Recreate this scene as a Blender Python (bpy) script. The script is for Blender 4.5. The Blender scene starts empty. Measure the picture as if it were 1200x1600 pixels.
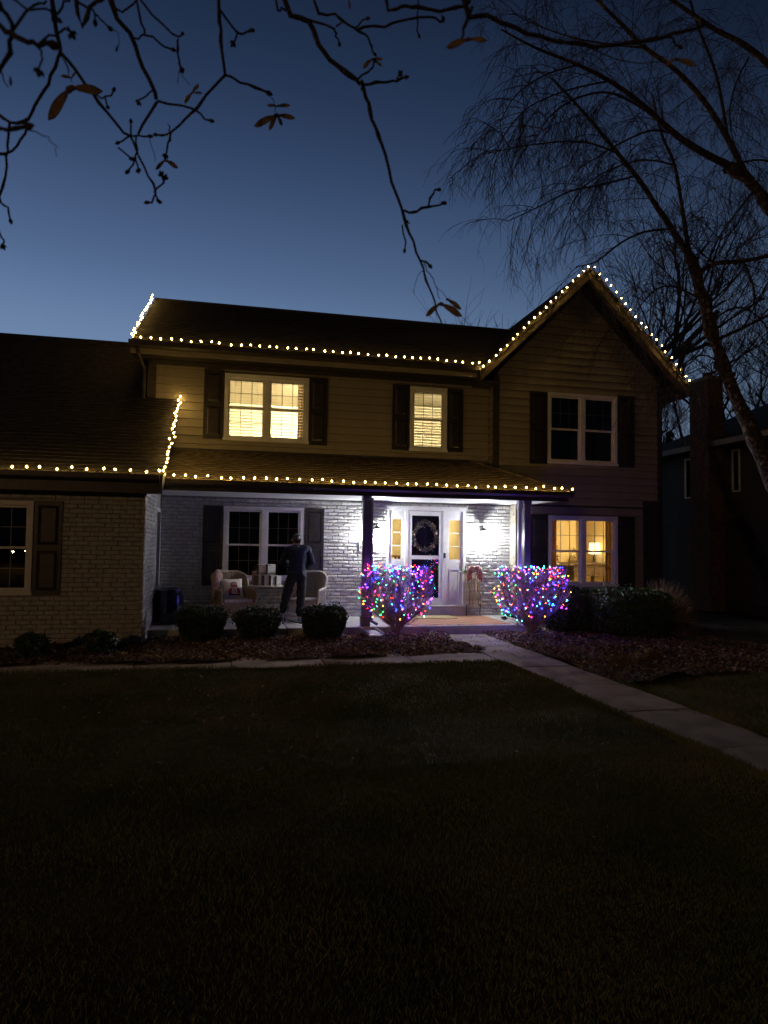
import bpy, bmesh, math, random
import numpy as np
from mathutils import Vector, Matrix, Euler
random.seed(7); rng = np.random.default_rng(11)
R = math.radians; PI = math.pi
sc = bpy.context.scene; col = sc.collection

# ------------------------------------------------------------------ camera
cam = bpy.data.cameras.new('camera'); camo = bpy.data.objects.new('camera', cam); col.objects.link(camo)
cam.sensor_fit = 'VERTICAL'; cam.sensor_height = 36.0; cam.sensor_width = 27.0; cam.lens = 23.85
camo.location = (0, 0, 1.8)
_a, _p, _r = R(12.79), R(2.725), R(0.79)
_f = Vector((math.sin(_a)*math.cos(_p), math.cos(_a)*math.cos(_p), math.sin(_p)))
_rt = Vector((math.cos(_a), -math.sin(_a), 0)); _up = _rt.cross(_f)
_x = math.cos(_r)*_rt + math.sin(_r)*_up; _y = -math.sin(_r)*_rt + math.cos(_r)*_up
camo.rotation_euler = Matrix((_x, _y, -_f)).transposed().to_euler()
cam.clip_start = 0.05; cam.clip_end = 900
cam.dof.use_dof = True; cam.dof.focus_distance = 14.0; cam.dof.aperture_fstop = 11.0
sc.camera = camo

# ------------------------------------------------------------------ world: clear dusk sky, sun gone down on the left
w = bpy.data.worlds.new('World'); sc.world = w; w.use_nodes = True
nt = w.node_tree; N = nt.nodes; L = nt.links
bg = N['Background']; bg.inputs[1].default_value = 1.0
tc = N.new('ShaderNodeTexCoord'); sep = N.new('ShaderNodeSeparateXYZ'); L.new(tc.outputs['Generated'], sep.inputs[0])
rp = N.new('ShaderNodeValToRGB'); cr = rp.color_ramp; cr.interpolation = 'B_SPLINE'
SKY = [(0.0, (.22,.30,.43)), (.16, (.185,.275,.43)), (.28, (.142,.228,.385)), (.36, (.083,.142,.272)), (.46, (.043,.078,.165)),
       (.56, (.021,.041,.094)), (.66, (.0115,.023,.054)), (.8, (.0045,.009,.022)), (1.0, (.002,.004,.010))]
while len(cr.elements) < len(SKY): cr.elements.new(.5)
for e, (p, c) in zip(cr.elements, SKY): e.position = p; e.color = (*c, 1)
L.new(sep.outputs[2], rp.inputs[0])
dp = N.new('ShaderNodeVectorMath'); dp.operation = 'DOT_PRODUCT'; L.new(tc.outputs['Generated'], dp.inputs[0])
dp.inputs[1].default_value = (math.sin(R(-20)), math.cos(R(-20)), 0)
mr = N.new('ShaderNodeMapRange'); mr.interpolation_type = 'SMOOTHSTEP'; L.new(dp.outputs['Value'], mr.inputs[0])
mr.inputs[1].default_value = 0.0; mr.inputs[2].default_value = 1.0; mr.inputs[3].default_value = 0.03; mr.inputs[4].default_value = 1.0
mu = N.new('ShaderNodeVectorMath'); mu.operation = 'SCALE'; L.new(rp.outputs[0], mu.inputs[0]); L.new(mr.outputs[0], mu.inputs['Scale'])
st = N.new('ShaderNodeTexSky'); st.sky_type = 'NISHITA'; st.sun_disc = False
st.sun_elevation = R(-4.0); st.sun_rotation = R(-38); st.ozone_density = 4.0; st.dust_density = 0.3
ms = N.new('ShaderNodeVectorMath'); ms.operation = 'SCALE'; L.new(st.outputs[0], ms.inputs[0]); ms.inputs['Scale'].default_value = 0.10
ad = N.new('ShaderNodeVectorMath'); L.new(mu.outputs[0], ad.inputs[0]); L.new(ms.outputs[0], ad.inputs[1]); L.new(ad.outputs[0], bg.inputs[0])
SKY_GAIN = 0.98; bg.inputs[1].default_value = SKY_GAIN

sc.view_settings.view_transform = 'Standard'; sc.view_settings.look = 'None'
sc.view_settings.exposure = 0.0; sc.view_settings.gamma = 1.0; sc.view_settings.use_curve_mapping = False
sc.render.engine = 'CYCLES'
cy = sc.cycles; cy.use_denoising = True; cy.max_bounces = 5; cy.diffuse_bounces = 3; cy.glossy_bounces = 3; cy.transparent_max_bounces = 10
cy.caustics_reflective = False; cy.caustics_refractive = False; cy.sample_clamp_indirect = 4.0
cy.use_light_tree = True; cy.use_adaptive_sampling = True; cy.adaptive_threshold = 0.015

# light levels (radiance of each kind of lamp)
E_EAVE = 300.0        # big warm bulbs along the eaves
E_MINI = 100.0        # coloured mini bulbs on the two bushes
E_PORCH = 2450.0     # bulbs in the porch lanterns
E_FILL = 1500.0     # added street lamp, unseen behind the camera
E_ROOM = 1.0         # scale for lamps inside the rooms

# ------------------------------------------------------------------ materials
def mat(name, c=(.5,.5,.5), rough=.6, metal=0.0, spec=None, var=0.0, scale=8.0, bump=0.0, bscale=40.0, c2=None, thr=(.4,.6), coat=0.0, trans=0.0):
    m = bpy.data.materials.new(name); m.use_nodes = True; t = m.node_tree; b = t.nodes['Principled BSDF']
    b.inputs['Base Color'].default_value = (*c, 1); b.inputs['Roughness'].default_value = rough; b.inputs['Metallic'].default_value = metal
    if spec is not None: b.inputs['Specular IOR Level'].default_value = spec
    if coat: b.inputs['Coat Weight'].default_value = coat
    tcn = t.nodes.new('ShaderNodeTexCoord')
    if var or c2:
        n = t.nodes.new('ShaderNodeTexNoise'); n.inputs['Scale'].default_value = scale; n.inputs['Detail'].default_value = 5
        t.links.new(tcn.outputs['Object'], n.inputs['Vector'])
        r = t.nodes.new('ShaderNodeValToRGB'); t.links.new(n.outputs[0], r.inputs[0])
        ca = tuple(x*(1-var) for x in c); cb = c2 if c2 else tuple(min(1, x*(1+var)) for x in c)
        r.color_ramp.elements[0].position = thr[0]; r.color_ramp.elements[1].position = thr[1]
        r.color_ramp.elements[0].color = (*ca, 1); r.color_ramp.elements[1].color = (*cb, 1)
        oi = t.nodes.new('ShaderNodeObjectInfo'); mx = t.nodes.new('ShaderNodeHueSaturation')
        q = t.nodes.new('ShaderNodeMapRange'); q.inputs[3].default_value = 1-var*.5; q.inputs[4].default_value = 1+var*.5
        t.links.new(oi.outputs['Random'], q.inputs[0]); t.links.new(q.outputs[0], mx.inputs['Value'])
        t.links.new(r.outputs[0], mx.inputs['Color']); t.links.new(mx.outputs[0], b.inputs['Base Color'])
    if bump:
        n2 = t.nodes.new('ShaderNodeTexNoise'); n2.inputs['Scale'].default_value = bscale; n2.inputs['Detail'].default_value = 6
        t.links.new(tcn.outputs['Object'], n2.inputs['Vector'])
        bp = t.nodes.new('ShaderNodeBump'); bp.inputs['Strength'].default_value = bump; bp.inputs['Distance'].default_value = .02
        t.links.new(n2.outputs[0], bp.inputs['Height']); t.links.new(bp.outputs[0], b.inputs['Normal'])
    return m
def emis(name, c, s, base=None):
    m = bpy.data.materials.new(name); m.use_nodes = True; t = m.node_tree; b = t.nodes['Principled BSDF']
    b.inputs['Base Color'].default_value = (*(base or c), 1); b.inputs['Emission Color'].default_value = (*c, 1); b.inputs['Emission Strength'].default_value = s
    b.inputs['Roughness'].default_value = .4
    return m
def frosted(name, c, s, a):                                    # glowing coloured glass, partly see-through
    m = bpy.data.materials.new(name); m.use_nodes = True; t = m.node_tree
    for n in list(t.nodes):
        if n.type != 'OUTPUT_MATERIAL': t.nodes.remove(n)
    tr = t.nodes.new('ShaderNodeBsdfTransparent'); em = t.nodes.new('ShaderNodeEmission'); em.inputs[0].default_value = (*c, 1); em.inputs[1].default_value = s
    mx = t.nodes.new('ShaderNodeMixShader'); mx.inputs[0].default_value = a; t.links.new(tr.outputs[0], mx.inputs[1]); t.links.new(em.outputs[0], mx.inputs[2])
    t.links.new(mx.outputs[0], [n for n in t.nodes if n.type == 'OUTPUT_MATERIAL'][0].inputs[0]); return m
def glassy(name, tint=(1,1,1), rough=.0, fixed=None):
    m = bpy.data.materials.new(name); m.use_nodes = True; t = m.node_tree
    for n in list(t.nodes):
        if n.type != 'OUTPUT_MATERIAL': t.nodes.remove(n)
    tr = t.nodes.new('ShaderNodeBsdfTransparent'); tr.inputs[0].default_value = (*tint, 1)
    gl = t.nodes.new('ShaderNodeBsdfGlossy'); gl.inputs['Roughness'].default_value = rough
    fr = t.nodes.new('ShaderNodeFresnel'); fr.inputs[0].default_value = 1.5
    mx = t.nodes.new('ShaderNodeMixShader'); (t.links.new(fr.outputs[0], mx.inputs[0]) if fixed is None else setattr(mx.inputs[0], 'default_value', fixed)); t.links.new(tr.outputs[0], mx.inputs[1]); t.links.new(gl.outputs[0], mx.inputs[2])
    t.links.new(mx.outputs[0], [n for n in t.nodes if n.type == 'OUTPUT_MATERIAL'][0].inputs[0])
    return m
M = {}
M['brick'] = mat('painted_brick', (.52,.505,.475), .65, var=.14, scale=9, bump=.55, bscale=38)
M['mortar'] = mat('painted_mortar', (.31,.30,.28), .8, var=.2, scale=12, bump=.5, bscale=60)
M['siding'] = mat('tan_siding', (.285,.25,.195), .55, var=.07, scale=3, bump=.08, bscale=90)
M['siding_back'] = mat('lap_shade_backing', (.05,.045,.04), .8)  # near-black, so the gaps under the boards read as lap shadows
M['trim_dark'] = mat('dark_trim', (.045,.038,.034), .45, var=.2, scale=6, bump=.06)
M['shutter'] = mat('shutter_paint', (.030,.025,.024), .42, var=.2, scale=5, bump=.06)
M['white'] = mat('white_paint', (.74,.73,.71), .4, var=.05, scale=5)
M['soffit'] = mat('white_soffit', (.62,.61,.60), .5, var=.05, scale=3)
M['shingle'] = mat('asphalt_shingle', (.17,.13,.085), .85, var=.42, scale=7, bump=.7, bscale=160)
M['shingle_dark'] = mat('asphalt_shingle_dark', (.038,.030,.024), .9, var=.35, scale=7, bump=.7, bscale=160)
M['concrete'] = mat('concrete', (.26,.22,.185), .9, var=.26, scale=2.2, bump=.35, bscale=70)
M['porch_concrete'] = mat('porch_concrete', (.44,.42,.39), .7, var=.1, scale=5, bump=.15, bscale=60)
M['post'] = mat('post_paint', (.11,.10,.12), .35, var=.12, scale=5)
M['metal'] = mat('grey_downspout', (.62,.62,.62), .3, metal=.3)
M['black'] = mat('black_metal', (.015,.015,.016), .4)
M['muntin'] = mat('muntin_bar', (.30,.29,.28), .5)
M['glass'] = glassy('window_glass'); M['lantern_glass'] = glassy('lantern_glass', fixed=.04, rough=.1)
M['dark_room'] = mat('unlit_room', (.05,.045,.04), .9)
M['pale_wall'] = mat('pale_room_wall', (.80,.76,.66), .8, var=.03, scale=2)
M['warm_wall'] = mat('cream_room_wall', (.78,.68,.46), .8, var=.04, scale=2)
M['blind'] = mat('white_blind', (.74,.71,.64), .5)
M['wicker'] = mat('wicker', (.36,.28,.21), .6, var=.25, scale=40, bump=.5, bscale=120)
M['wicker_pale'] = mat('pale_wicker', (.50,.44,.35), .55, var=.2, scale=40, bump=.5, bscale=120)
M['bark'] = mat('dark_bark', (.075,.058,.046), .85, var=.4, scale=14, bump=.8, bscale=50)
M['birch'] = mat('birch_bark', (.10,.07,.05), .85, var=.5, scale=16, bump=1.0, bscale=30, c2=(.36,.27,.20), thr=(.50,.74))
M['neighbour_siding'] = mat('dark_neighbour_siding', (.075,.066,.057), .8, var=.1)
M['gable_trim'] = mat('gable_trim', (.17,.135,.095), .5, var=.15, scale=5)
M['twig'] = mat('twig_bark', (.075,.056,.045), .8, var=.3, scale=20)
M['maple'] = mat('maple_twig', (.045,.034,.030), .7, var=.3, scale=60, bump=.6, bscale=300)
M['redtwig'] = mat('shrub_twig', (.29,.19,.18), .7, var=.35, scale=25)
M['leaf_dark'] = mat('boxwood_leaf', (.045,.075,.030), .5, var=.4, scale=15)
M['leaf_green'] = mat('evergreen_leaf', (.050,.085,.032), .55, var=.45, scale=12)
M['drystem'] = mat('dry_stems', (.20,.13,.085), .8, var=.35, scale=20)
M['mulch'] = mat('mulch_soil', (.045,.030,.022), .95, var=.5, scale=20, bump=1.0, bscale=70)
M['chip'] = mat('mulch_chip', (.15,.10,.075), .9, var=.5, scale=30)
M['deadleaf'] = mat('fallen_leaf', (.42,.29,.20), .75, var=.4, scale=25)
M['grass_soil'] = mat('lawn_soil', (.095,.105,.04), .95, spec=.1, var=.45, scale=1.1, bump=.8, bscale=60, c2=(.10,.082,.04))
def grass_mat():
    m = mat('grass_blade', (.135,.185,.058), .95, spec=.1, var=.3, scale=.9, c2=(.20,.185,.078), thr=(.36,.64))
    return m
M['grass'] = grass_mat()
for k_, g_ in enumerate((.75, 1.0, 1.25)): M['bulb_core%d' % k_] = emis('warm_bulb_core', (1.0,.62,.165), E_EAVE*g_)
M['bulb_glass'] = frosted('warm_bulb_glass', (1.0,.56,.075), 1.5, .5)
M['cord'] = mat('string_cord', (.10,.085,.03), .5)
M['cord_green'] = mat('green_cord', (.02,.05,.025), .5)

# ------------------------------------------------------------------ mesh builder and object tree
class MB:
    def __init__(s): s.v = []; s.f = []; s.m = []
    def add(s, vs, fs, mi=0):
        o = len(s.v); s.v += [tuple(v) for v in vs]; s.f += [tuple(i+o for i in f) for f in fs]; s.m += [mi]*len(fs)
    def box(s, x0, x1, y0, y1, z0, z1, mi=0):
        if x0 > x1: x0, x1 = x1, x0
        if y0 > y1: y0, y1 = y1, y0
        if z0 > z1: z0, z1 = z1, z0
        s.add([(x0,y0,z0),(x1,y0,z0),(x1,y1,z0),(x0,y1,z0),(x0,y0,z1),(x1,y0,z1),(x1,y1,z1),(x0,y1,z1)],
              [(0,3,2,1),(4,5,6,7),(0,1,5,4),(1,2,6,5),(2,3,7,6),(3,0,4,7)], mi)
    def bbox(s, x0, x1, y0, y1, z0, z1, b=.006, mi=0):        # box whose corners are chamfered on all edges
        bm = bmesh.new(); bmesh.ops.create_cube(bm, size=1)
        for v in bm.verts: v.co = Vector(((x0+x1)/2+v.co.x*(x1-x0), (y0+y1)/2+v.co.y*(y1-y0), (z0+z1)/2+v.co.z*(z1-z0)))
        bmesh.ops.bevel(bm, geom=bm.edges[:], offset=b, segments=1, affect='EDGES')
        s.addbm(bm, mi)
    def addbm(s, bm, mi=0):
        bm.verts.index_update(); s.add([v.co[:] for v in bm.verts], [[v.index for v in f.verts] for f in bm.faces], mi); bm.free()
    def ring(s, x0, x1, z0, z1, y0, y1, wd, mi=0, wb=None):    # rectangular frame in the XZ plane, butt joints
        wb = wd if wb is None else wb
        s.box(x0, x1, y0, y1, z1-wd, z1, mi); s.box(x0, x1, y0, y1, z0, z0+wb, mi)
        s.box(x0, x0+wd, y0, y1, z0+wb, z1-wd, mi); s.box(x1-wd, x1, y0, y1, z0+wb, z1-wd, mi)
    def prism(s, poly, axis, a, b, mi=0):                      # polygon extruded along an axis ('x','y','z')
        n = len(poly)
        def P(u, v, t): return {'x': (t,u,v), 'y': (u,t,v), 'z': (u,v,t)}[axis]
        s.add([P(u,v,a) for u,v in poly]+[P(u,v,b) for u,v in poly],
              [tuple(range(n))[::-1], tuple(range(n, 2*n))]+[(i, (i+1)%n, n+(i+1)%n, n+i) for i in range(n)], mi)
    def tube(s, pts, r0, r1=None, sides=6, mi=0, cap=True, radii=None):
        r1 = r0 if r1 is None else r1; P = [Vector(p) for p in pts]; n = len(P); o = len(s.v)
        t = (P[1]-P[0]); t = t.normalized() if t.length > 0 else Vector((0,0,1))
        u = t.orthogonal().normalized()
        for i in range(n):
            d = (P[min(i+1,n-1)]-P[max(i-1,0)]); d = d.normalized() if d.length > 1e-9 else t
            u = (u-d*u.dot(d)); u = u.normalized() if u.length > 1e-6 else d.orthogonal().normalized()
            vv = d.cross(u); r = radii[i] if radii else r0+(r1-r0)*i/(n-1)
            for k in range(sides):
                a = 2*PI*k/sides; q = P[i]+u*(math.cos(a)*r)+vv*(math.sin(a)*r); s.v.append(q[:])
        for i in range(n-1):
            for k in range(sides):
                s.f.append((o+i*sides+k, o+i*sides+(k+1)%sides, o+(i+1)*sides+(k+1)%sides, o+(i+1)*sides+k)); s.m.append(mi)
        if cap:
            s.f.append(tuple(o+k for k in range(sides))[::-1]); s.m.append(mi)
            s.f.append(tuple(o+(n-1)*sides+k for k in range(sides))); s.m.append(mi)
    def lathe(s, prof, sides=16, c=(0,0,0), mi=0):
        o = len(s.v); n = len(prof)
        for r, z in prof:
            for k in range(sides):
                a = 2*PI*k/sides; s.v.append((c[0]+r*math.cos(a), c[1]+r*math.sin(a), c[2]+z))
        for i in range(n-1):
            for k in range(sides):
                s.f.append((o+i*sides+k, o+i*sides+(k+1)%sides, o+(i+1)*sides+(k+1)%sides, o+(i+1)*sides+k)); s.m.append(mi)
        s.f.append(tuple(o+k for k in range(sides))[::-1]); s.m.append(mi)
        s.f.append(tuple(o+(n-1)*sides+k for k in range(sides))); s.m.append(mi)
    def tri(s): return len(s.f)

PW = {}          # where each object's frame sits, in the coordinates its children are written in
def link(name, me, mats, parent, c, smooth=False):
    for m in (mats if isinstance(mats, (list, tuple)) else [mats]): me.materials.append(M[m] if isinstance(m, str) else m)
    o = bpy.data.objects.new(name, me); col.objects.link(o)
    base = Vector((0,0,0))
    if parent is not None: o.parent = parent; base = PW[parent.name]
    o.location = Vector(c)-base; PW[o.name] = Vector(c)
    if smooth: me.polygons.foreach_set('use_smooth', [True]*len(me.polygons))
    return o
def build(mb, name, mats, parent=None, smooth=False, kind=None, label=None, origin=None):
    v = np.array(mb.v, dtype=float); lo = v.min(0); hi = v.max(0)
    c = (lo+hi)/2 if origin is None else np.array(origin, float)
    if parent is None and origin is None: c[2] = lo[2]
    me = bpy.data.meshes.new(name); me.from_pydata((v-c).tolist(), [], mb.f)
    if len(set(mb.m)) > 1 or (mb.m and mb.m[0]): me.polygons.foreach_set('material_index', mb.m)
    o = link(name, me, mats, parent, c, smooth)
    if kind: o['kind'] = kind
    if label: o['label'] = label
    me.update(); return o
def nptri(name, verts, tris, mats, parent=None, kind=None, origin=(0,0,0)):
    verts = np.asarray(verts, np.float32); tris = np.asarray(tris, np.int32); k = tris.shape[1]
    c = np.array(origin, np.float32)
    me = bpy.data.meshes.new(name); me.vertices.add(len(verts)); me.vertices.foreach_set('co', (verts-c).ravel())
    me.loops.add(tris.size); me.loops.foreach_set('vertex_index', tris.ravel())
    me.polygons.add(len(tris)); me.polygons.foreach_set('loop_start', np.arange(0, tris.size, k, dtype=np.int32))
    me.polygons.foreach_set('loop_total', np.full(len(tris), k, np.int32)); me.update(calc_edges=True); me.validate()
    o = link(name, me, mats, parent, c)
    if kind: o['kind'] = kind
    return o
def thing(name, label, cat, loc=(0,0,0), rotz=0, group=None, local=False):
    o = bpy.data.objects.new(name, None); col.objects.link(o); o.empty_display_size = .1
    o.location = loc; o.rotation_euler = (0,0,rotz); PW[o.name] = Vector((0,0,0)) if local else Vector(loc)
    tag(o, label, cat, group); return o
def tag(o, label=None, cat=None, group=None, kind=None):
    if label: o['label'] = label
    if cat: o['category'] = cat
    if group: o['group'] = group
    if kind: o['kind'] = kind
    return o
def inst(o, parent, loc, rot=None, scale=None):               # copy of one part, sharing its mesh
    c = o.copy(); col.objects.link(c); c.parent = parent; c.location = Vector(loc)-PW[parent.name]; PW[c.name] = Vector(loc)
    if rot is not None: c.rotation_euler = rot
    if scale is not None: c.scale = scale
    return c
def cut(a, b, holes):                                          # interval minus holes
    out = [(a, b)]
    for h0, h1 in holes:
        nx = []
        for p, q in out:
            if h1 <= p or h0 >= q: nx.append((p, q)); continue
            if h0 > p: nx.append((p, h0))
            if h1 < q: nx.append((h1, q))
        out = nx
    return [(p, q) for p, q in out if q-p > .012]

# ------------------------------------------------------------------ ground, walks, beds (the setting)
g = MB(); n = 40
g.add([(-400,-400,-.05),(400,-400,-.05),(400,400,-.05),(-400,400,-.05)], [(0,1,2,3)])
build(g, 'ground', 'grass_soil', kind='structure')
def gz(x, y):
    return .012*np.sin(x*1.3+.4*y)+.010*np.sin(y*1.9-.7*x+1)+.006*np.sin(3.1*x+2.2*y)
def sheet(name, m, inside, x0, x1, y0, y1, st, zf, kind='structure'):
    xs = np.arange(x0, x1+st/2, st); ys = np.arange(y0, y1+st/2, st); X, Y = np.meshgrid(xs, ys)
    Z = zf(X, Y); nx = len(xs); V = np.stack([X, Y, Z], -1).reshape(-1, 3)
    i, j = np.meshgrid(np.arange(nx-1), np.arange(len(ys)-1)); a = (j*nx+i).ravel()
    F = np.stack([a, a+1, a+nx+1, a+nx], 1)
    c = V[F].mean(1); keep = inside(c[:,0], c[:,1]); 
    return nptri(name, V, F[keep], m, kind=kind)
def right_edge(x): return 8.05+.22*(x-5.2)+.13*np.sin(1.3*(x-5.2))          # where the right lawn meets its bed
def in_left_lawn(x, y): return (x < 4.16) & (y < 9.93)
def in_right_lawn(x, y): return (x > 5.06) & (y < right_edge(x))
sheet('lawn', 'grass_soil', lambda x, y: (x < 4.20) & (y < 9.98), -12.0, 4.2, -6.0, 9.96, .12, gz)
sheet('lawn', 'grass_soil', lambda x, y: (x > 5.02) & (y < right_edge(x)+.06), 5.0, 20.0, -6.0, 12.2, .12, gz)
def mulz(x, y): return .035+.03*np.sin(2.3*x+.5)*np.sin(1.7*y)+.02*np.sin(5.1*x+3.3*y)+.012*np.sin(11*x-7*y)
def in_bed_left(x, y):
    e = 10.47+.05*np.sin(2.1*x)+.03*np.sin(6*x)+np.clip((x-1.2)*.085, 0, .24)
    return (x < 4.19+.05*np.sin(3*y)) & (y > e) & (y < 13.12) & ((x > -1.40) | (y < 12.28))
def in_bed_right(x, y): return (x > 5.04) & (y > right_edge(x)-.03) & (y < 14.68) & ((x > 6.3) | (y < 13.12))
sheet('mulch_bed', 'mulch', in_bed_left, -9, 4.3, 10.4, 13.15, .07, mulz)
sheet('mulch_bed', 'mulch', in_bed_right, 5.0, 12.6, 7.9, 14.7, .07, mulz)

walk = bpy.data.objects.new('front_walk', None); col.objects.link(walk); walk.location = (4.61, 6, 0); PW[walk.name] = Vector(walk.location); walk['kind'] = 'structure'
def slab(x0, x1, y0, y1, z=.03):
    b = MB(); t = random.uniform(-.006, .006); b.bbox(x0+.006, x1-.006, y0+.006, y1-.006, -.10, z+t, .008); build(b, 'paving_slab', 'concrete', walk)
ys = [-2.75+1.35*k for k in range(11)]
for a, b_ in zip(ys[:-1], ys[1:]): slab(4.15, 5.07, a, b_, .022)
slab(4.15, 5.07, ys[-1], 12.0, .022); slab(4.15, 5.07, 12.0, 13.08, .022)
side = bpy.data.objects.new('side_walk', None); col.objects.link(side); side.location = (-1, 10.3, 0); PW[side.name] = Vector(side.location); side['kind'] = 'structure'
walk = side
xs = [4.145-1.36*k for k in range(10)]
for a, b_ in zip(xs[1:], xs[:-1]): slab(a, b_, 9.93, 10.82, .020)

# grass blades on the two lawns (denser in the part the camera sees close)
def blades(n, region, x0, x1, y0, y1, h, wd):
    X = rng.uniform(x0, x1, n); Y = rng.uniform(y0, y1, n); k = region(X, Y); X = X[k]; Y = Y[k]; n = len(X)
    clump = .5+.5*np.sin(2.7*X+1.3*np.sin(1.9*Y))*np.sin(2.3*Y+.8*np.sin(1.4*X))
    H = h*(.55+.75*rng.random(n))*(.75+.55*clump); a = rng.uniform(0, 2*PI, n); W = wd*(.7+.6*rng.random(n))
    lean = rng.uniform(.05, .65, n)*H; b = rng.uniform(0, 2*PI, n)
    Z = gz(X, Y)-.005
    p0 = np.stack([X-np.cos(a)*W/2, Y-np.sin(a)*W/2, Z], 1); p1 = np.stack([X+np.cos(a)*W/2, Y+np.sin(a)*W/2, Z], 1)
    m0 = np.stack([X+np.cos(b)*lean*.42+np.cos(a)*W*.35, Y+np.sin(b)*lean*.42+np.sin(a)*W*.35, Z+H*.6], 1)
    p2 = np.stack([X+np.cos(b)*lean, Y+np.sin(b)*lean, Z+H*.95], 1)
    V = np.stack([p0, p1, m0, p2], 1).reshape(-1, 3); i = np.arange(n)*4
    return V, np.concatenate([np.stack([i, i+1, i+2], 1), np.stack([i, i+2, i+3], 1)])
Vs, Fs, off = [], [], 0
for a in [(150000, in_left_lawn, -4.5, 4.16, 2.2, 9.93, .034, .0042), (60000, in_left_lawn, -2.0, 4.16, 2.0, 5.5, .034, .0036), (45000, in_left_lawn, -4.5, 4.18, 7.0, 9.97, .036, .006), (24000, in_left_lawn, -9, -3, 5.5, 9.93, .036, .006),
          (22000, in_left_lawn, -1.2, 3.6, 1.9, 3.6, .032, .0032), (50000, in_right_lawn, 5.06, 12, 4.5, 10.5, .036, .006),
          (4200, lambda x, y: y < 10.0, -5, 4.15, 9.86, 9.985, .06, .007), (6500, lambda x, y: x < 4.3, 4.06, 4.185, 2, 9.93, .055, .006), (5000, lambda x, y: x > 5, 5.035, 5.15, 3, 8.1, .06, .006)]:
    V, F = blades(*a); Vs.append(V); Fs.append(F+off); off += len(V)
tag(nptri('grass', np.concatenate(Vs), np.concatenate(Fs), 'grass', kind='stuff'), 'short dark lawn grass on both sides of the front walk', 'grass')

# mulch chips and fallen leaves
def flakes(n, region, x0, x1, y0, y1, zf, s0, s1, flat=.5, dens=None):
    X = rng.uniform(x0, x1, n); Y = rng.uniform(y0, y1, n); k = region(X, Y)
    if dens is not None: k &= rng.random(n) < dens(X, Y)
    X = X[k]; Y = Y[k]; n = len(X); Z = zf(X, Y)+rng.uniform(.004, .03, n)
    S = rng.uniform(s0, s1, n); a = rng.uniform(0, 2*PI, n); asp = rng.uniform(.3, .75, n)
    u = np.stack([np.cos(a), np.sin(a), rng.normal(0, flat, n)], 1); v = np.stack([-np.sin(a), np.cos(a), rng.normal(0, flat, n)], 1)
    c = np.stack([X, Y, Z], 1); U = u*S[:,None]/2; W = v*(S*asp)[:,None]/2; up = np.zeros((n,3)); up[:,2] = S*.18
    V = np.stack([c-U, c-W+up, c+U, c+W+up], 1).reshape(-1, 3); i = np.arange(n)*4
    return V, np.concatenate([np.stack([i, i+1, i+2], 1), np.stack([i, i+2, i+3], 1)])
def cat2(lst):
    Vs, Fs, o = [], [], 0
    for V, F in lst: Vs.append(V); Fs.append(F+o); o += len(V)
    return np.concatenate(Vs), np.concatenate(Fs)
V, F = cat2([flakes(15000, in_bed_left, -4, 4.3, 10.4, 13.12, mulz, .03, .075), flakes(15000, in_bed_right, 5, 9.5, 8, 14.6, mulz, .03, .075)])
tag(nptri('mulch_chips', V, F, 'chip', kind='stuff'), 'dark red brown bark mulch chips in the planting beds', 'mulch')
fr = lambda x, y: np.clip(.25+.75*np.exp(-((x-3.0)/1.7)**2)*np.clip((y-11.0)/1.0, 0, 1)+.15*(y > 12.3), 0, 1)
fr2 = lambda x, y: np.clip(.12+.9*np.exp(-((x-5.7)/1.1)**2)*np.clip((y-10.2)/1.4, 0, 1), 0, 1)
wk = lambda x, y: (x > 4.15) & (x < 5.07)
V, F = cat2([flakes(9500, in_bed_left, -1.6, 4.3, 10.4, 13.12, mulz, .03, .085, .35, fr), flakes(7000, in_bed_right, 5, 8.5, 8.5, 14, mulz, .03, .085, .35, fr2),
             flakes(110, wk, 4.1, 5.1, 10.2, 13.05, lambda x, y: 0*x+.022, .03, .07, .12), flakes(26, wk, 4.1, 5.1, 4, 10.2, lambda x, y: 0*x+.024, .03, .06, .12),
             flakes(75, in_left_lawn, -3, 4.1, 5, 9.9, lambda x, y: gz(x, y)+.03, .04, .07, .3)])
tag(nptri('fallen_leaves', V, F, 'deadleaf', kind='stuff'), 'small tan fallen leaves scattered over mulch and walk', 'leaves')

# ------------------------------------------------------------------ the house
YB, YG, YC = 15.0, 12.30, 14.70            # back (porch) wall, garage front, gable front
house = thing('house', 'two storey house of painted brick and tan siding with attached garage and lit front porch', 'house', (2.5, 15.0, 0))
FM = {}                                     # facing frames: name -> (origin, along, outward)
def wall_core(name, x0, x1, z0, z1, y, th, holes, m, face='front', X=None):
    b = MB(); zs = sorted(set([z0, z1]+[h for q in holes for h in (q[2], q[3]) if z0 < h < z1]))
    for a, c in zip(zs[:-1], zs[1:]):
        mid = (a+c)/2
        for p, q in cut(x0, x1, [(h[0], h[1]) for h in holes if h[2] < mid < h[3]]):
            if face == 'front': b.box(p, q, y, y+th, a, c)
            else: b.box(X-th, X, p, q, a, c)
    return build(b, name, m, house)
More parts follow.
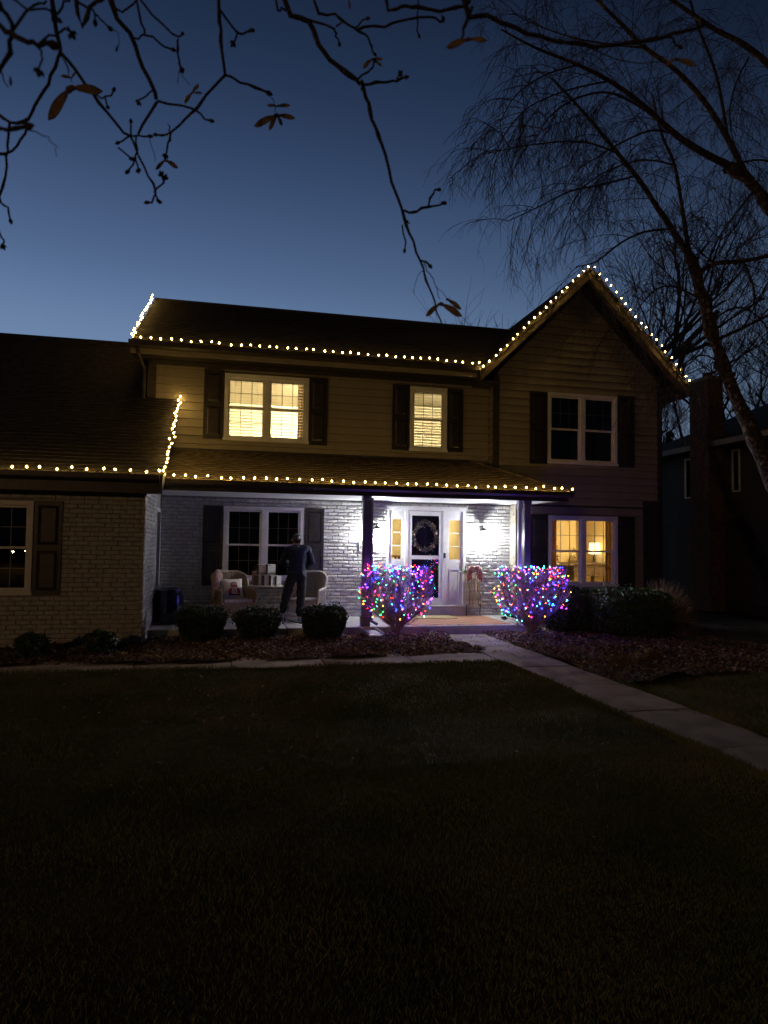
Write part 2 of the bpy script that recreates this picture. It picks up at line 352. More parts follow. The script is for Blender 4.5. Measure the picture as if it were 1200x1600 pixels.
# -- brick variants: a tumbled, chamfered face; local x along the wall, -y outwards
BV = []
def brick_mesh(k):
    rr = random.Random(40+k); l, h, d = 1.0, 1.0, 1.0
    j = lambda s: rr.uniform(-s, s)
    back = [(-.5,0,-.5),(.5,0,-.5),(.5,0,.5),(-.5,0,.5)]
    mid = [(x+j(.012), -.55+j(.1), z+j(.05)) for x, _, z in back]
    out = []
    for x, _, z in back:
        out += [(x*.94+j(.02), -1+j(.16), z*.74+j(.08))]
    V = back+mid+out+[(j(.1), -1.06+j(.1), j(.1))]
    F = [(0,1,5,4),(1,2,6,5),(2,3,7,6),(3,0,4,7),(4,5,9,8),(5,6,10,9),(6,7,11,10),(7,4,8,11),(8,9,12),(9,10,12),(10,11,12),(11,8,12)]
    return V, F
BR = [brick_mesh(k) for k in range(9)]
def lay(x0, x1, z0, z1, holes, ln=.215, ch=.0775, jt=.013):
    out = []; k = 0; z = z0
    while z+ch <= z1+.03:
        zt = min(z+ch-jt, z1)
        if zt-z < .03: break
        hs = [(h[0], h[1]) for h in holes if h[2] < zt-.004 and h[3] > z+.004]
        for a, b in cut(x0, x1, hs):
            x = a-((k%2)*(ln+jt)/2+((k*37)%5)*.008)
            while x < b-.03:
                p, q = max(x, a), min(x+ln+random.uniform(-.006, .006), b)
                if q-p > .03: out.append((p, q, z+random.uniform(-.002, .002), zt))
                x += ln+jt
        z += ch; k += 1
    return out
def place_bricks(wall, bricks, y, face='front', X=None, single=None, cap=300):
    sing = sorted(bricks, key=single)[:cap] if single else []
    ss = set(sing); protos = {}
    stuffmb = MB()
    for p, q, a, c in bricks:
        ln, h, dp = q-p, c-a, random.uniform(.016, .027)
        vi = random.randrange(9)
        if (p, q, a, c) in ss:
            if vi not in protos:
                me = bpy.data.meshes.new('brick'); me.from_pydata(BR[vi][0], [], BR[vi][1]); me.materials.append(M['brick']); me.update(); protos[vi] = me
            o = bpy.data.objects.new('brick', protos[vi]); col.objects.link(o); o.parent = wall
            o.location = Vector(((p+q)/2, y, (a+c)/2))-PW[wall.name]; o.scale = (ln, dp, h)
            if random.random() < .5: o.scale[0] = -ln
        else:
            sx = -1 if random.random() < .5 else 1; V = []
            for x, yy, z in BR[vi][0]:
                u, o_, w_ = (p+q)/2+sx*x*ln, yy*dp, (a+c)/2+z*h
                V.append((u, y+o_, w_) if face == 'front' else (X-o_, u, w_))
            F = BR[vi][1] if (sx > 0) == (face == 'front') or True else BR[vi][1]
            stuffmb.add(V, F)
    if stuffmb.v: build(stuffmb, 'brickwork', 'brick', wall, kind='stuff')

# openings of the porch wall: (x0, x1, z0, z1)
W_LOW = (-.13, 1.585, .98, 2.58); ENTRY = (3.464, 5.36, .19, 2.60)
wall = wall_core('porch_wall', -1.43, 6.48, .0, 2.90, YB+.004, .16, [W_LOW, ENTRY], 'mortar')
br = lay(-1.415, 6.47, .185, 2.78, [W_LOW, ENTRY])
def lampdist(b):
    x, z = (b[0]+b[1])/2, (b[2]+b[3])/2
    hid = 3 if (x < 2.06) else 0
    return hid+min(math.hypot(x-5.75, z-1.9), math.hypot(x-3.15, z-1.9))
place_bricks(wall, br, YB+.004, single=lampdist)
# garage front and its right side
W_GAR = (-5.0, -3.18, .89, 2.44)
gw = wall_core('garage_wall', -9.2, -1.43, .0, 2.62, YG+.004, .16, [W_GAR], 'mortar')
place_bricks(gw, lay(-9.2, -1.424, .01, 2.56, [W_GAR]), YG+.004)
DOORG = (14.05, 14.90, .19, 2.40)
gs = wall_core('garage_side_wall', YG+.168, YB, .0, 2.75, 0, .16, [DOORG], 'mortar', face='side', X=-1.434)
place_bricks(gs, lay(YG+.005, 14.03, .01, 2.70, []), 0, face='side', X=-1.434)
b = MB(); b.box(-1.56, -1.41, 14.05, 14.13, .19, 2.48); b.box(-1.56, -1.41, 14.82, 14.92, .19, 2.48); b.box(-1.56, -1.415, 14.13, 14.82, 2.40, 2.48)
gd = build(b, 'side_door', 'white', house); b = MB(); b.box(-1.54, -1.50, 14.13, 14.82, .19, 2.40); b.box(-1.50, -1.488, 14.24, 14.72, 1.3, 2.25); b.box(-1.50, -1.488, 14.24, 14.72, .35, 1.15)
build(b, 'door_panel', 'shutter', gd)
b = MB(); b.tube([(-1.49,14.74,1.15),(-1.44,14.74,1.15)], .022, sides=8); build(b, 'door_knob', 'metal', gd)

# upper storey: lap siding board by board
def boards(parent, xa, xb, z0, z1, y, holes, st=.178, slope=None, face='front', X=None, name='siding_board', m='siding'):
    k = 0; z = z0
    while z < z1-.02:
        zt = min(z+st, z1)
        cuts = sorted(set([z, zt]+[h for q in holes for h in (q[2], q[3]) if z+.012 < h < zt-.012]))
        for a, c in zip(cuts[:-1], cuts[1:]):
            mid = (a+c)/2; L0, R0 = (xa, xb) if slope is None else slope(a); L1, R1 = (xa, xb) if slope is None else slope(c)
            for p, q in cut(min(L0, L1), max(R0, R1), [(h[0], h[1]) for h in holes if h[2] < mid < h[3]]):
                pa, qa = max(p, L0), min(q, R0); pb, qb = max(p, L1), min(q, R1)
                if qa-pa < .03: continue
                if qb-pb < .01: pb = qb = (pa+qa)/2; qb += .005
                o0 = .030*(zt-a)/st+.002; o1 = .030*(zt-c)/st+.002
                if a == z: a = a+.007  # gap bares the dark backing as a painted lap shadow
                b = MB()
                if face == 'front': V = [(pa,y,a),(qa,y,a),(qb,y,c),(pb,y,c),(pa,y-o0,a),(qa,y-o0,a),(qb,y-o1,c),(pb,y-o1,c)]
                else: V = [(X,pa,a),(X,qa,a),(X,qb,c),(X,pb,c),(X-o0,pa,a),(X-o0,qa,a),(X-o1,qb,c),(X-o1,pb,c)]
                b.add(V, [(0,1,2,3),(4,7,6,5),(0,4,5,1),(1,5,6,2),(2,6,7,3),(3,7,4,0)])
                build(b, name, m, parent)
        z = zt
W_UL = (-.178, 1.645, 4.012, 5.466); W_UR = (3.980, 4.868, 3.965, 5.448)
uw = wall_core('upper_wall', -1.75, 5.93, 2.9, 5.9, YB+.02, .14, [W_UL, W_UR], 'siding_back')
boards(uw, -1.60, 5.92, 3.72, 5.58, YB+.018, [W_UL, W_UR])
b = MB(); b.box(-1.775, -1.60, YB-.016, YB+.10, 3.6, 5.60); build(b, 'corner_board', 'trim_dark', house)
b = MB(); b.box(-1.775, 5.93, YB-.022, YB+.018, 5.56, 5.86); build(b, 'frieze_board', 'trim_dark', house)
b = MB(); b.box(-1.75, -1.62, YB+.2, YB+7, 0, 5.85); b.box(-1.62, 5.9, YB+6.9, YB+7, 0, 5.85); build(b, 'rear_wall', 'siding', house)
# gable block
GW_U = (7.27, 9.09, 3.772, 5.456); GW_L = (7.29, 9.10, .872, 2.537)
gx0, gx1, gap = 5.93, 10.33, 8.21
def gslope(z):
    if z <= 5.9: return (gx0, gx1)
    d = (z-5.9)/.985; return (gx0+d+.03, gx1-d-.03)
gb = wall_core('gable_wall', gx0, gx1, 2.9, 5.9, YC+.02, .12, [GW_U], 'siding_back')
b = MB(); b.prism([(gx0,5.9),(gx1,5.9),(gap,8.2)], 'y', YC+.02, YC+.14); build(b, 'gable_peak', 'siding_back', house)
boards(gb, gx0+.13, gx1-.12, 2.78, 5.80, YC+.018, [GW_U], st=.178)
boards(gb, gx0, gx1, 5.80, 8.1, YC+.018, [], st=.178, slope=lambda z: (gx0+.06+max(0, z-5.85)/.985, gx1-.06-max(0, z-5.85)/.985))
gl = wall_core('gable_lower_wall', 6.48, gx1, .0, 2.9, YC+.02, .12, [GW_L], 'siding_back')
boards(gl, 6.60, gx1-.12, .25, 2.76, YC+.018, [GW_L], st=.178)
b = MB(); b.box(6.47, 6.60, YC-.012, YC+.06, .2, 2.80); build(b, 'corner_board', 'siding', house)
b = MB(); b.box(gx0-.01, gx0+.13, YC-.012, YC+.06, 2.95, 5.75); build(b, 'corner_board', 'trim_dark', house)
b = MB(); b.box(gx1-.12, gx1+.012, YC-.012, YC+.06, .2, 5.75); build(b, 'corner_board', 'trim_dark', house)
b = MB(); b.box(gx0, gx0+.1, YC+.14, YB+.02, 2.95, 5.88); sw = build(b, 'gable_side_wall', 'siding_back', house)
boards(sw, YC+.06, YB-.02, 3.0, 5.6, 0, [], face='side', X=gx0)
b = MB(); b.box(6.484, 6.6, YC+.14, YB+.02, 0, 2.9); sw2 = build(b, 'gable_lower_side_wall', 'siding_back', house)
boards(sw2, YC+.06, YB-.005, .2, 2.76, 0, [], face='side', X=6.482, st=.165)
b = MB(); b.box(gx1-.1, gx1, YC+.14, YB+8, 0, 5.9); build(b, 'right_wall', 'siding', house)
b = MB(); b.box(6.6, gx1-.1, YC+.02, YC+.14, -.02, .2); build(b, 'foundation', 'mortar', house)
# tall narrow dark panel at the right end of the gable front
b = MB(); b.box(9.80, 10.20, YC-.07, YC-.004, .3, 2.93); b.box(9.84, 10.16, YC-.085, YC-.07, .4, 1.55); b.box(9.84, 10.16, YC-.085, YC-.07, 1.65, 2.85); build(b, 'wall_panel', 'shutter', house)

# -- roofs
def shingles(parent, o, u, v, wd, ln, m, ex=.145, tab=.305, keep=None, cap=0, thick=.010):
    # o lower-left corner, u along the eave, v up the slope (unit), rows of separate tabs
    o, u, v = Vector(o), Vector(u).normalized(), Vector(v).normalized(); nrm = u.cross(v)
    if nrm.z < 0: nrm = -nrm
    mb = MB(); cnt = 0; rows = int(ln/ex)
    for r in range(rows):
        s0 = (r%2)*tab*.5+((r*7)%3)*.04
        x = -s0
        while x < wd:
            a, c = max(x+.003, 0), min(x+tab-.003, wd); x += tab
            if keep: 
                a, c = keep(r*ex, a, c)
            if c-a < .03: continue
            h0 = thick+random.uniform(.002, .010); l = ex*1.05
            q = [o+u*a+v*(r*ex), o+u*c+v*(r*ex), o+u*c+v*(r*ex+l), o+u*a+v*(r*ex+l)]
            V = [p+nrm*.002 for p in q[:2]]+[p-nrm*.001 for p in q[2:]]+[q[0]+nrm*h0, q[1]+nrm*h0, q[2]+nrm*.004, q[3]+nrm*.004]
            F = [(4,5,6,7),(0,1,5,4),(1,2,6,5),(3,0,4,7)]
            if cnt < cap:
                t = MB(); t.add(V, F); build(t, 'shingle', m, parent); cnt += 1
            else: mb.add(V, F)
    if mb.v: build(mb, 'shingle_field', m, parent, kind='stuff')
def plane_roof(name, poly_lo_hi, th, m):
    b = MB(); P = [Vector(p) for p in poly_lo_hi]; d = Vector((0,0,-th)); n = len(P)
    b.add([p[:] for p in P]+[(p+d)[:] for p in P], [tuple(range(n)), tuple(range(n, 2*n))[::-1]]+[(i, n+i, n+(i+1)%n, (i+1)%n) for i in range(n)])
    return build(b, name, m, house)
# main roof: eave y 14.55 z 5.90, ridge y 18.5 z 8.15
ev, rd = Vector((0,14.55,5.90)), Vector((0,18.5,8.15)); vs = (rd-ev); sl = vs.length
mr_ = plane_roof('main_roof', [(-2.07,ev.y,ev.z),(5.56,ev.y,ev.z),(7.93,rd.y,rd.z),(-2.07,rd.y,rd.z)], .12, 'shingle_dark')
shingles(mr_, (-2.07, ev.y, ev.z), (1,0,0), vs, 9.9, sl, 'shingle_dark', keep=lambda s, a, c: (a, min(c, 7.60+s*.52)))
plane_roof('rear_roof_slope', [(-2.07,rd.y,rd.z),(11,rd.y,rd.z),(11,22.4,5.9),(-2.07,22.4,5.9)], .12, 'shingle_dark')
b = MB(); b.tube([(-2.07,18.5,8.155),(8.2,18.5,8.155)], .05, sides=6); build(b, 'ridge_cap', 'shingle_dark', house)
# gable roof: apex x 8.21, z 8.47; eaves at x 5.53 / 10.85, z 5.83; front edge y 14.38
gy0, gy1 = 14.38, 22.0; AP = (8.21, 8.46)
for x, s in ((5.50, 1), (10.88, -1)):
    ze = 5.80
    g1 = plane_roof('gable_roof_slope', [(x,gy0,ze),(AP[0],gy0,AP[1]),(AP[0],gy1,AP[1]),(x,gy1,ze)] if s > 0 else [(AP[0],gy0,AP[1]),(x,gy0,ze),(x,gy1,ze),(AP[0],gy1,AP[1])], .10, 'shingle_dark')
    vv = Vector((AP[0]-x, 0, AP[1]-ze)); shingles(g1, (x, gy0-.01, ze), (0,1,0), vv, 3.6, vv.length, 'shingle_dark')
for x, ze in ((5.50, 5.80), (10.88, 5.80)):         # bargeboards and rake soffits
    d = Vector((AP[0]-x, AP[1]-ze)).normalized(); nn = Vector((d.y, -d.x)); nn = -nn if nn.y > 0 else nn
    p0, p1 = Vector((x, ze-.10)), Vector((AP[0], AP[1]-.10))
    b = MB(); b.prism([(p0.x,p0.y),(p1.x,p1.y),(p1.x,p1.y-.19),(p0.x,p0.y-.14)] if x < 8 else [(p1.x,p1.y),(p0.x,p0.y),(p0.x,p0.y-.14),(p1.x,p1.y-.19)], 'y', gy0+.01, gy0+.05)
    build(b, 'bargeboard', 'gable_trim', house)
    b = MB(); b.prism([(p0.x,p0.y-.004),(p1.x,p1.y-.004),(p1.x,p1.y-.03),(p0.x,p0.y-.03)] if x < 8 else [(p1.x,p1.y-.004),(p0.x,p0.y-.004),(p0.x,p0.y-.03),(p1.x,p1.y-.03)], 'y', gy0+.052, YC+.015)
    build(b, 'rake_soffit', 'gable_trim', house)
b = MB(); b.box(5.50, gx0-.015, gy0+.06, YC+.3, 5.52, 5.57); b.box(5.46, 5.50, gy0+.02, YC+.5, 5.55, 5.80); build(b, 'eave_return', 'trim_dark', house)
b = MB(); b.box(gx1+.015, 10.88, gy0+.06, 18, 5.50, 5.56); b.box(10.88, 10.92, gy0+.02, 18, 5.52, 5.80); build(b, 'eave_return', 'trim_dark', house)
# main eave: gutter, fascia, soffit, left rake board
b = MB(); b.prism([(14.42,5.90),(14.42,5.80),(14.47,5.76),(14.55,5.76),(14.55,5.90),(14.53,5.90),(14.53,5.79),(14.44,5.83),(14.44,5.90)], 'x', -2.10, 5.52); build(b, 'gutter', 'trim_dark', house)
b = MB(); b.box(-2.07, 5.49, 14.56, 14.60, 5.66, 5.78); build(b, 'fascia', 'siding', house)
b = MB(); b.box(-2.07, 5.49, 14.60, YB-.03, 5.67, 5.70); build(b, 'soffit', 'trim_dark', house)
b = MB(); b.prism([(14.55,5.77),(18.5,8.02),(18.5,7.82),(14.55,5.60)], 'x', -2.10, -2.072); build(b, 'bargeboard', 'trim_dark', house)
b = MB(); b.tube([(-1.93,14.48,5.76),(-1.92,14.5,5.66),(-1.83,14.90,5.45),(-1.83,14.93,5.3),(-1.83,14.93,4.2),(-1.80,14.9,4.9-.6)], .036, sides=8); build(b, 'downspout', 'trim_dark', house)
# porch roof with hipped right end
pe, pw_ = Vector((0,12.84,2.925)), Vector((0,15.0,3.76)); pv = pw_-pe
pr_ = plane_roof('porch_roof', [(-1.43,pe.y,pe.z),(6.84,pe.y,pe.z),(5.46,pw_.y,pw_.z),(-1.43,pw_.y,pw_.z)], .06, 'shingle')
hipx = lambda s: 6.84-1.38*(s/pv.length)
shingles(pr_, (-1.43, pe.y-.02, pe.z), (1,0,0), pv, 8.27, pv.length, 'shingle', keep=lambda s, a, c: (a, min(c, hipx(s)+1.43-.02)), cap=300)
b = MB(); b.add([(6.84,pe.y,pe.z),(5.46,pw_.y,pw_.z),(5.93,14.99,3.56),(6.84,14.69,2.93)], [(0,3,2,1)]); b.add([(6.83,pe.y,pe.z-.06),(5.46,pw_.y,pw_.z-.06),(6.83,14.69,2.87)], [(0,1,2)]); build(b, 'hip_slope', 'shingle', house)
b = MB(); b.tube([(6.84,12.83,2.935),(5.46,15.0,3.775)], .035, sides=5); build(b, 'hip_cap', 'shingle', house)
b = MB(); b.box(-1.40, 5.46, YB-.02, YB+.004, 3.755, 3.80); build(b, 'flashing', 'trim_dark', house)
b = MB(); b.prism([(12.72,2.925),(12.72,2.85),(12.76,2.81),(12.84,2.81),(12.84,2.925),(12.82,2.925),(12.82,2.84),(12.74,2.86),(12.74,2.925)], 'x', -1.30, 6.90); build(b, 'gutter', 'trim_dark', house)
b = MB(); b.box(-1.43, 6.84, 12.845, 12.885, 2.73, 2.86); b.box(6.80, 6.84, 12.885, 14.68, 2.76, 2.87); build(b, 'fascia', 'trim_dark', house)
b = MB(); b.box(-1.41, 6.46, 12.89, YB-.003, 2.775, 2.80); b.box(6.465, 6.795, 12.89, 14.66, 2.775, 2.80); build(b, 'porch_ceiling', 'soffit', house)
# garage roof
ge, gr = Vector((0,11.90,2.90)), Vector((0,18.2,6.83)); gv = gr-ge
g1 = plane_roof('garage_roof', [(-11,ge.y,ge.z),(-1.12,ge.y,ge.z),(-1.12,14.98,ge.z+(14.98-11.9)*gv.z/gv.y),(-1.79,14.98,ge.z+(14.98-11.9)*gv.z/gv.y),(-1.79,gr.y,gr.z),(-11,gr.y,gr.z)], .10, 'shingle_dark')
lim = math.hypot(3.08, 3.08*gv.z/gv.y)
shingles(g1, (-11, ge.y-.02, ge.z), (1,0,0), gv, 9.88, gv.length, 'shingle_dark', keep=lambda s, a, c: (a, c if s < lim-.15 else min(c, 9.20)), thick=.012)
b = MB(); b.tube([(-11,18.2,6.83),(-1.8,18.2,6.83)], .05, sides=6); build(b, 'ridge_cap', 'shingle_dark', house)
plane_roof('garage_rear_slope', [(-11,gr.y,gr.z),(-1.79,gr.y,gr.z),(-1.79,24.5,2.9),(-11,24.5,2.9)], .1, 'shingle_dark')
b = MB(); b.prism([(11.77,2.90),(11.77,2.82),(11.81,2.78),(11.89,2.78),(11.89,2.90),(11.87,2.90),(11.87,2.81),(11.79,2.83),(11.79,2.90)], 'x', -11, -1.16); build(b, 'gutter', 'trim_dark', house)
b = MB(); b.box(-11, -1.15, 11.90, 11.94, 2.60, 2.795); build(b, 'fascia', 'trim_dark', house)
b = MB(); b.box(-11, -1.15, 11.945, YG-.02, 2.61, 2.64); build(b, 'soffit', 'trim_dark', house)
sz = gv.z/gv.y
b = MB(); b.prism([(11.9,2.79),(14.97,2.79+3.07*sz),(14.97,2.60+3.07*sz),(11.9,2.60)], 'x', -1.148, -1.122); build(b, 'bargeboard', 'trim_dark', house)
b = MB(); b.box(-1.424, -1.398, 12.20, 12.9, 2.58, 2.80); build(b, 'frieze_board', 'soffit', house)
b = MB(); b.prism([(YG,2.63),(14.98,2.63),(14.98,2.72+2.68*sz),(YG,2.78+.1)], 'x', -1.55, -1.435); build(b, 'garage_gable_wall', 'siding', house)

# -- porch floor, posts, downspout
b = MB(); b.bbox(-1.43, 1.10, 13.10, YB-.003, -.10, .182, .012); build(b, 'porch_floor', 'porch_concrete', house)
b = MB(); b.bbox(1.112, 3.90, 13.10, YB-.003, -.10, .182, .012); build(b, 'porch_floor', 'porch_concrete', house)
b = MB(); b.bbox(3.912, 6.30, 13.10, YB-.003, -.10, .182, .012); build(b, 'porch_floor', 'porch_concrete', house)
for x in (2.645, 6.065):
    b = MB(); b.bbox(x-.07, x+.07, 13.14, 13.29, .182, 2.775, .012); p = build(b, 'porch_post', 'post', house)
    b = MB(); b.bbox(x-.09, x+.09, 13.12, 13.31, .182, .38, .012); build(b, 'plinth', 'post', p)
    b = MB(); b.bbox(x-.088, x+.088, 13.122, 13.308, 2.67, 2.775, .01); build(b, 'capital', 'post', p)
b = MB(); b.box(5.855, 5.930, 13.14, 13.20, .25, 2.70); b.box(5.84, 5.945, 13.10, 13.205, 2.58, 2.772); build(b, 'downspout', 'metal', house)
b = MB(); b.tube([(2.748,13.17,2.72),(2.748,13.17,.40),(2.76,13.10,.29),(2.83,12.96,.25)], .030, sides=8); build(b, 'downspout', 'post', house)

# -- windows, shutters
def window(x0, x1, z0, z1, y, units=2, blind=False, rows=2, ratio=.5, grid=(True, True), tilt=28):
    b = MB(); cw = .07
    b.ring(x0, x1, z0, z1, y-.045, y+.10, cw); b.box(x0-.02, x1+.02, y-.062, y-.0455, z0-.012, z0+.045)
    w = build(b, 'window', 'white', house)
    mull = .10; inner0, inner1 = x0+cw, x1-cw
    us = [(inner0, inner1)] if units == 1 else [(inner0, (x0+x1)/2-mull/2), ((x0+x1)/2+mull/2, inner1)]
    if units == 2:
        b = MB(); b.box((x0+x1)/2-mull/2, (x0+x1)/2+mull/2, y-.030, y+.09, z0+cw, z1-cw); build(b, 'mullion', 'white', w)
    zm = z0+cw+(z1-z0-2*cw)*ratio; st = .045
    for a, c in us:
        for lo, hi, dy, gr_ in ((z0+cw+.001, zm+.018, .035, grid[0]), (zm-.018, z1-cw-.001, .012, grid[1])):
            b = MB(); b.ring(a+.001, c-.001, lo, hi, y+dy-.012, y+dy+.02, st, wb=.036); build(b, 'sash', 'white', w)
            b = MB(); b.box(a+st, c-st, y+dy+.006, y+dy+.010, lo+.036, hi-st); build(b, 'pane', 'glass', w)
            if not gr_: continue
            gx = (c-a-2*st)/3; gz_ = (hi-lo-.036-st)/2
            for k in (1, 2):
                b = MB(); b.box(a+st+gx*k-.007, a+st+gx*k+.007, y+dy+.012, y+dy+.018, lo+.036, hi-st); build(b, 'muntin', 'muntin', w)
            b = MB(); b.box(a+st, c-st, y+dy+.0185, y+dy+.0195, lo+.036+gz_-.007, lo+.036+gz_+.007); build(b, 'muntin', 'muntin', w)
        if blind:
            b = MB(); b.box(a+.01, c-.01, y+.085, y+.135, z1-cw-.06, z1-cw-.004); hr = build(b, 'blind_headrail', 'blind', w)
            z = z1-cw-.085; t = R(tilt); dz, dy_ = .033*math.sin(t), .033*math.cos(t); first = None
            while z > z0+cw+.03:
                if first is None:
                    b = MB(); b.add([(a+.015,y+.11-dy_,z-dz),(c-.015,y+.11-dy_,z-dz),(c-.015,y+.11,z+.004),(a+.015,y+.11,z+.004),(c-.015,y+.11+dy_,z+dz),(a+.015,y+.11+dy_,z+dz)], [(0,1,2,3),(3,2,4,5)])
                    first = build(b, 'slat', 'blind', w)
                else: inst(first, w, ((a+c)/2, y+.11, z+ (PW[first.name].z-(z1-cw-.085))))
                z -= .066
            b = MB()
            for xx in (a+.16, c-.16): b.box(xx-.002, xx+.002, y+.083, y+.0835, z0+cw+.03, z1-cw-.06)
            build(b, 'blind_cord', 'blind', w)
    return w
def shutter(x0, x1, z0, z1, y, label=None):
    b = MB(); st = .055; zm = z0+(z1-z0)*.5
    b.box(x0, x0+st, y-.045, y-.020, z0, z1); b.box(x1-st, x1, y-.045, y-.020, z0, z1)
    for a, c in ((z0, z0+.08), (zm-.05, zm+.05), (z1-.08, z1)): b.box(x0+st, x1-st, y-.045, y-.020, a, c)
    s = build(b, 'shutter', 'shutter', house)
    for a, c in ((z0+.08, zm-.05), (zm+.05, z1-.08)):
        b = MB(); xa, xb = x0+st, x1-st; m = .05
        b.add([(xa,y-.022,a),(xb,y-.022,a),(xb,y-.022,c),(xa,y-.022,c),(xa+m,y-.040,a+m),(xb-m,y-.040,a+m),(xb-m,y-.040,c-m),(xa+m,y-.040,c-m)],
              [(0,1,5,4),(1,2,6,5),(2,3,7,6),(3,0,4,7),(4,5,6,7)]); build(b, 'panel', 'shutter', s)
window(*W_UL, YB, 2, blind=True, tilt=-5); window(*W_UR, YB, 1, blind=True, tilt=-12)
window(*W_LOW, YB, 2, ratio=.48); window(*W_GAR, YG, 2); window(*GW_U, YC, 2, ratio=.49, grid=(False, True)); window(*GW_L, YC, 2, ratio=.5)
SH = [(-.612,-.195,4.02,5.53,YB),(1.662,2.07,3.98,5.49,YB),(3.565,3.962,3.96,5.47,YB),(4.888,5.262,3.97,5.45,YB),
      (-.56,-.148,.87,2.575,YB),(1.61,2.035,.93,2.57,YB),(6.815,7.252,3.74,5.45,YC),(9.11,9.555,3.74,5.49,YC),(6.83,7.272,.85,2.55,YC),(9.12,9.555,.85,2.545,YC),
      (-3.16,-2.735,.88,2.45,YG)]
for a in SH: shutter(*a)

# -- front entry: storm door, sidelights, step
M['trim_white'] = M['white']
en = MB()
x0, x1, z0, z1 = 3.464, 5.36, .42, 2.58
en.box(x0, x1, YB-.03, YB+.12, z1, z1+.06); en.box(x0-.03, x1+.03, YB-.05, YB+.02, z1+.0605, z1+.10)
for a, c in ((x0, x0+.06), (3.895, 3.975), (4.805, 4.885), (x1-.06, x1)): en.box(a, c, YB-.028, YB+.13, z0, z1)
entry = build(en, 'entry_surround', 'white', house)
b = MB(); b.bbox(x0-.02, x1+.02, YB-.10, YB+.14, .375, .42, .008); build(b, 'threshold', 'porch_concrete', entry)
b = MB(); b.box(x0, x1, YB-.06, YB+.1, .182, .374); build(b, 'door_step', 'porch_concrete', entry)
M['violet'] = M['white']
for a, c in ((x0+.06, 3.895), (4.885, x1-.06)):      # sidelights: 3 panes over a raised panel
    zb = 1.47; b = MB(); st = .075
    b.box(a, a+st, YB-.0, YB+.05, z0, z1); b.box(c-st, c, YB-.0, YB+.05, z0, z1)
    b.box(a+st, c-st, YB, YB+.05, z1-.20, z1); b.box(a+st, c-st, YB, YB+.05, zb-.10, zb); b.box(a+st, c-st, YB+.002, YB+.048, z0, zb-.10)
    s = build(b, 'sidelight', 'white', house)
    b = MB(); xa, xb = a+st+.01, c-st-.01
    b.ring(xa, xb, z0+.16, zb-.22, YB-.008, YB+.002, .022); build(b, 'raised_panel', 'white', s)
    for k in range(3):
        h = (z1-.20-zb)/3; b = MB(); b.box(a+st, c-st, YB+.022, YB+.026, zb+h*k+.008, zb+h*(k+1)-.008); build(b, 'pane', 'glass', s)
        if k:
            b = MB(); b.box(a+st, c-st, YB+.012, YB+.036, zb+h*k-.008, zb+h*k+.008); build(b, 'muntin', 'white', s)
dx0, dx1 = 3.976, 4.804
b = MB(); st = .085; b.box(dx0, dx0+st, YB-.02, YB+.02, z0+.01, z1-.01); b.box(dx1-st, dx1, YB-.02, YB+.02, z0+.01, z1-.01)
b.box(dx0+st, dx1-st, YB-.02, YB+.02, z1-.11, z1-.01); b.box(dx0+st, dx1-st, YB-.02, YB+.02, 1.47, 1.555); b.box(dx0+st, dx1-st, YB-.02, YB+.02, z0+.01, .585)
door = build(b, 'storm_door', 'white', house)
for a, c in ((.585, 1.47), (1.555, z1-.11)):
    b = MB(); b.box(dx0+st, dx1-st, YB-.002, YB+.002, a, c); build(b, 'pane', 'glass', door)
b = MB(); b.bbox(dx1-.075, dx1-.02, YB-.05, YB-.02, 1.40, 1.56, .006); b.tube([(dx1-.05,YB-.05,1.50),(dx1-.05,YB-.09,1.50),(dx1-.05,YB-.09,1.36),(dx1-.05,YB-.04,1.34)], .010, sides=6); build(b, 'handle', 'metal', door)
b = MB(); b.bbox(dx1+.012, dx1+.065, YB-.045, YB-.028, 1.50, 1.62, .006); build(b, 'doorbell', 'black', entry)
M['navy_door'] = mat('dark_blue_door', (.018,.018,.035), .4)
b = MB(); b.box(dx0-.0, dx1+.0, YB+.125, YB+.165, z0, z1)
idr = build(b, 'inner_door', 'navy_door', house)
for xa, xb in ((dx0+.12, dx0+.38), (dx1-.38, dx1-.12)):
    for za, zb in ((.62, 1.20), (1.32, 2.3)):
        b = MB(); b.ring(xa, xb, za, zb, YB+.115, YB+.125, .03); build(b, 'moulding', 'navy_door', idr)

# -- rooms behind the glass (open boxes)
def room(name, x0, x1, y0, y1, z0, z1, m, floor=None):
    b = MB(); t = .05
    b.box(x0, x1, y1, y1+t, z0, z1); b.box(x0-t, x0, y0, y1+t, z0, z1); b.box(x1, x1+t, y0, y1+t, z0, z1); b.box(x0-t, x1+t, y0, y1+t, z1, z1+t)
    r = build(b, name, m, house); b = MB(); b.box(x0-t, x1+t, y0, y1+t, z0-t, z0); build(b, 'room_floor', floor or m, r); return r
M['wood_floor'] = mat('wood_floor', (.30,.17,.08), .4, var=.2, scale=6)
room('living_room', 6.75, 10.15, YC+.16, 18.6, .45, 2.72, 'warm_wall', 'wood_floor')
room('hall', 3.42, 5.45, YB+.18, 18.6, .42, 2.85, 'warm_wall', 'wood_floor')
room('bedroom', -1.5, 3.2, YB+.20, 18.4, 3.1, 5.52, 'pale_wall', 'pale_wall')
room('bathroom', 3.5, 5.6, YB+.20, 17.5, 3.1, 5.52, 'pale_wall')
room('dining_room', -1.2, 3.3, YB+.20, 18.5, .3, 2.7, 'dark_room'); room('rear_bedroom', 6.2, 10.1, YC+.20, 18.5, 3.1, 5.6, 'dark_room'); room('garage_interior', -9, -1.7, YG+.20, 17.5, .1, 2.7, 'dark_room')
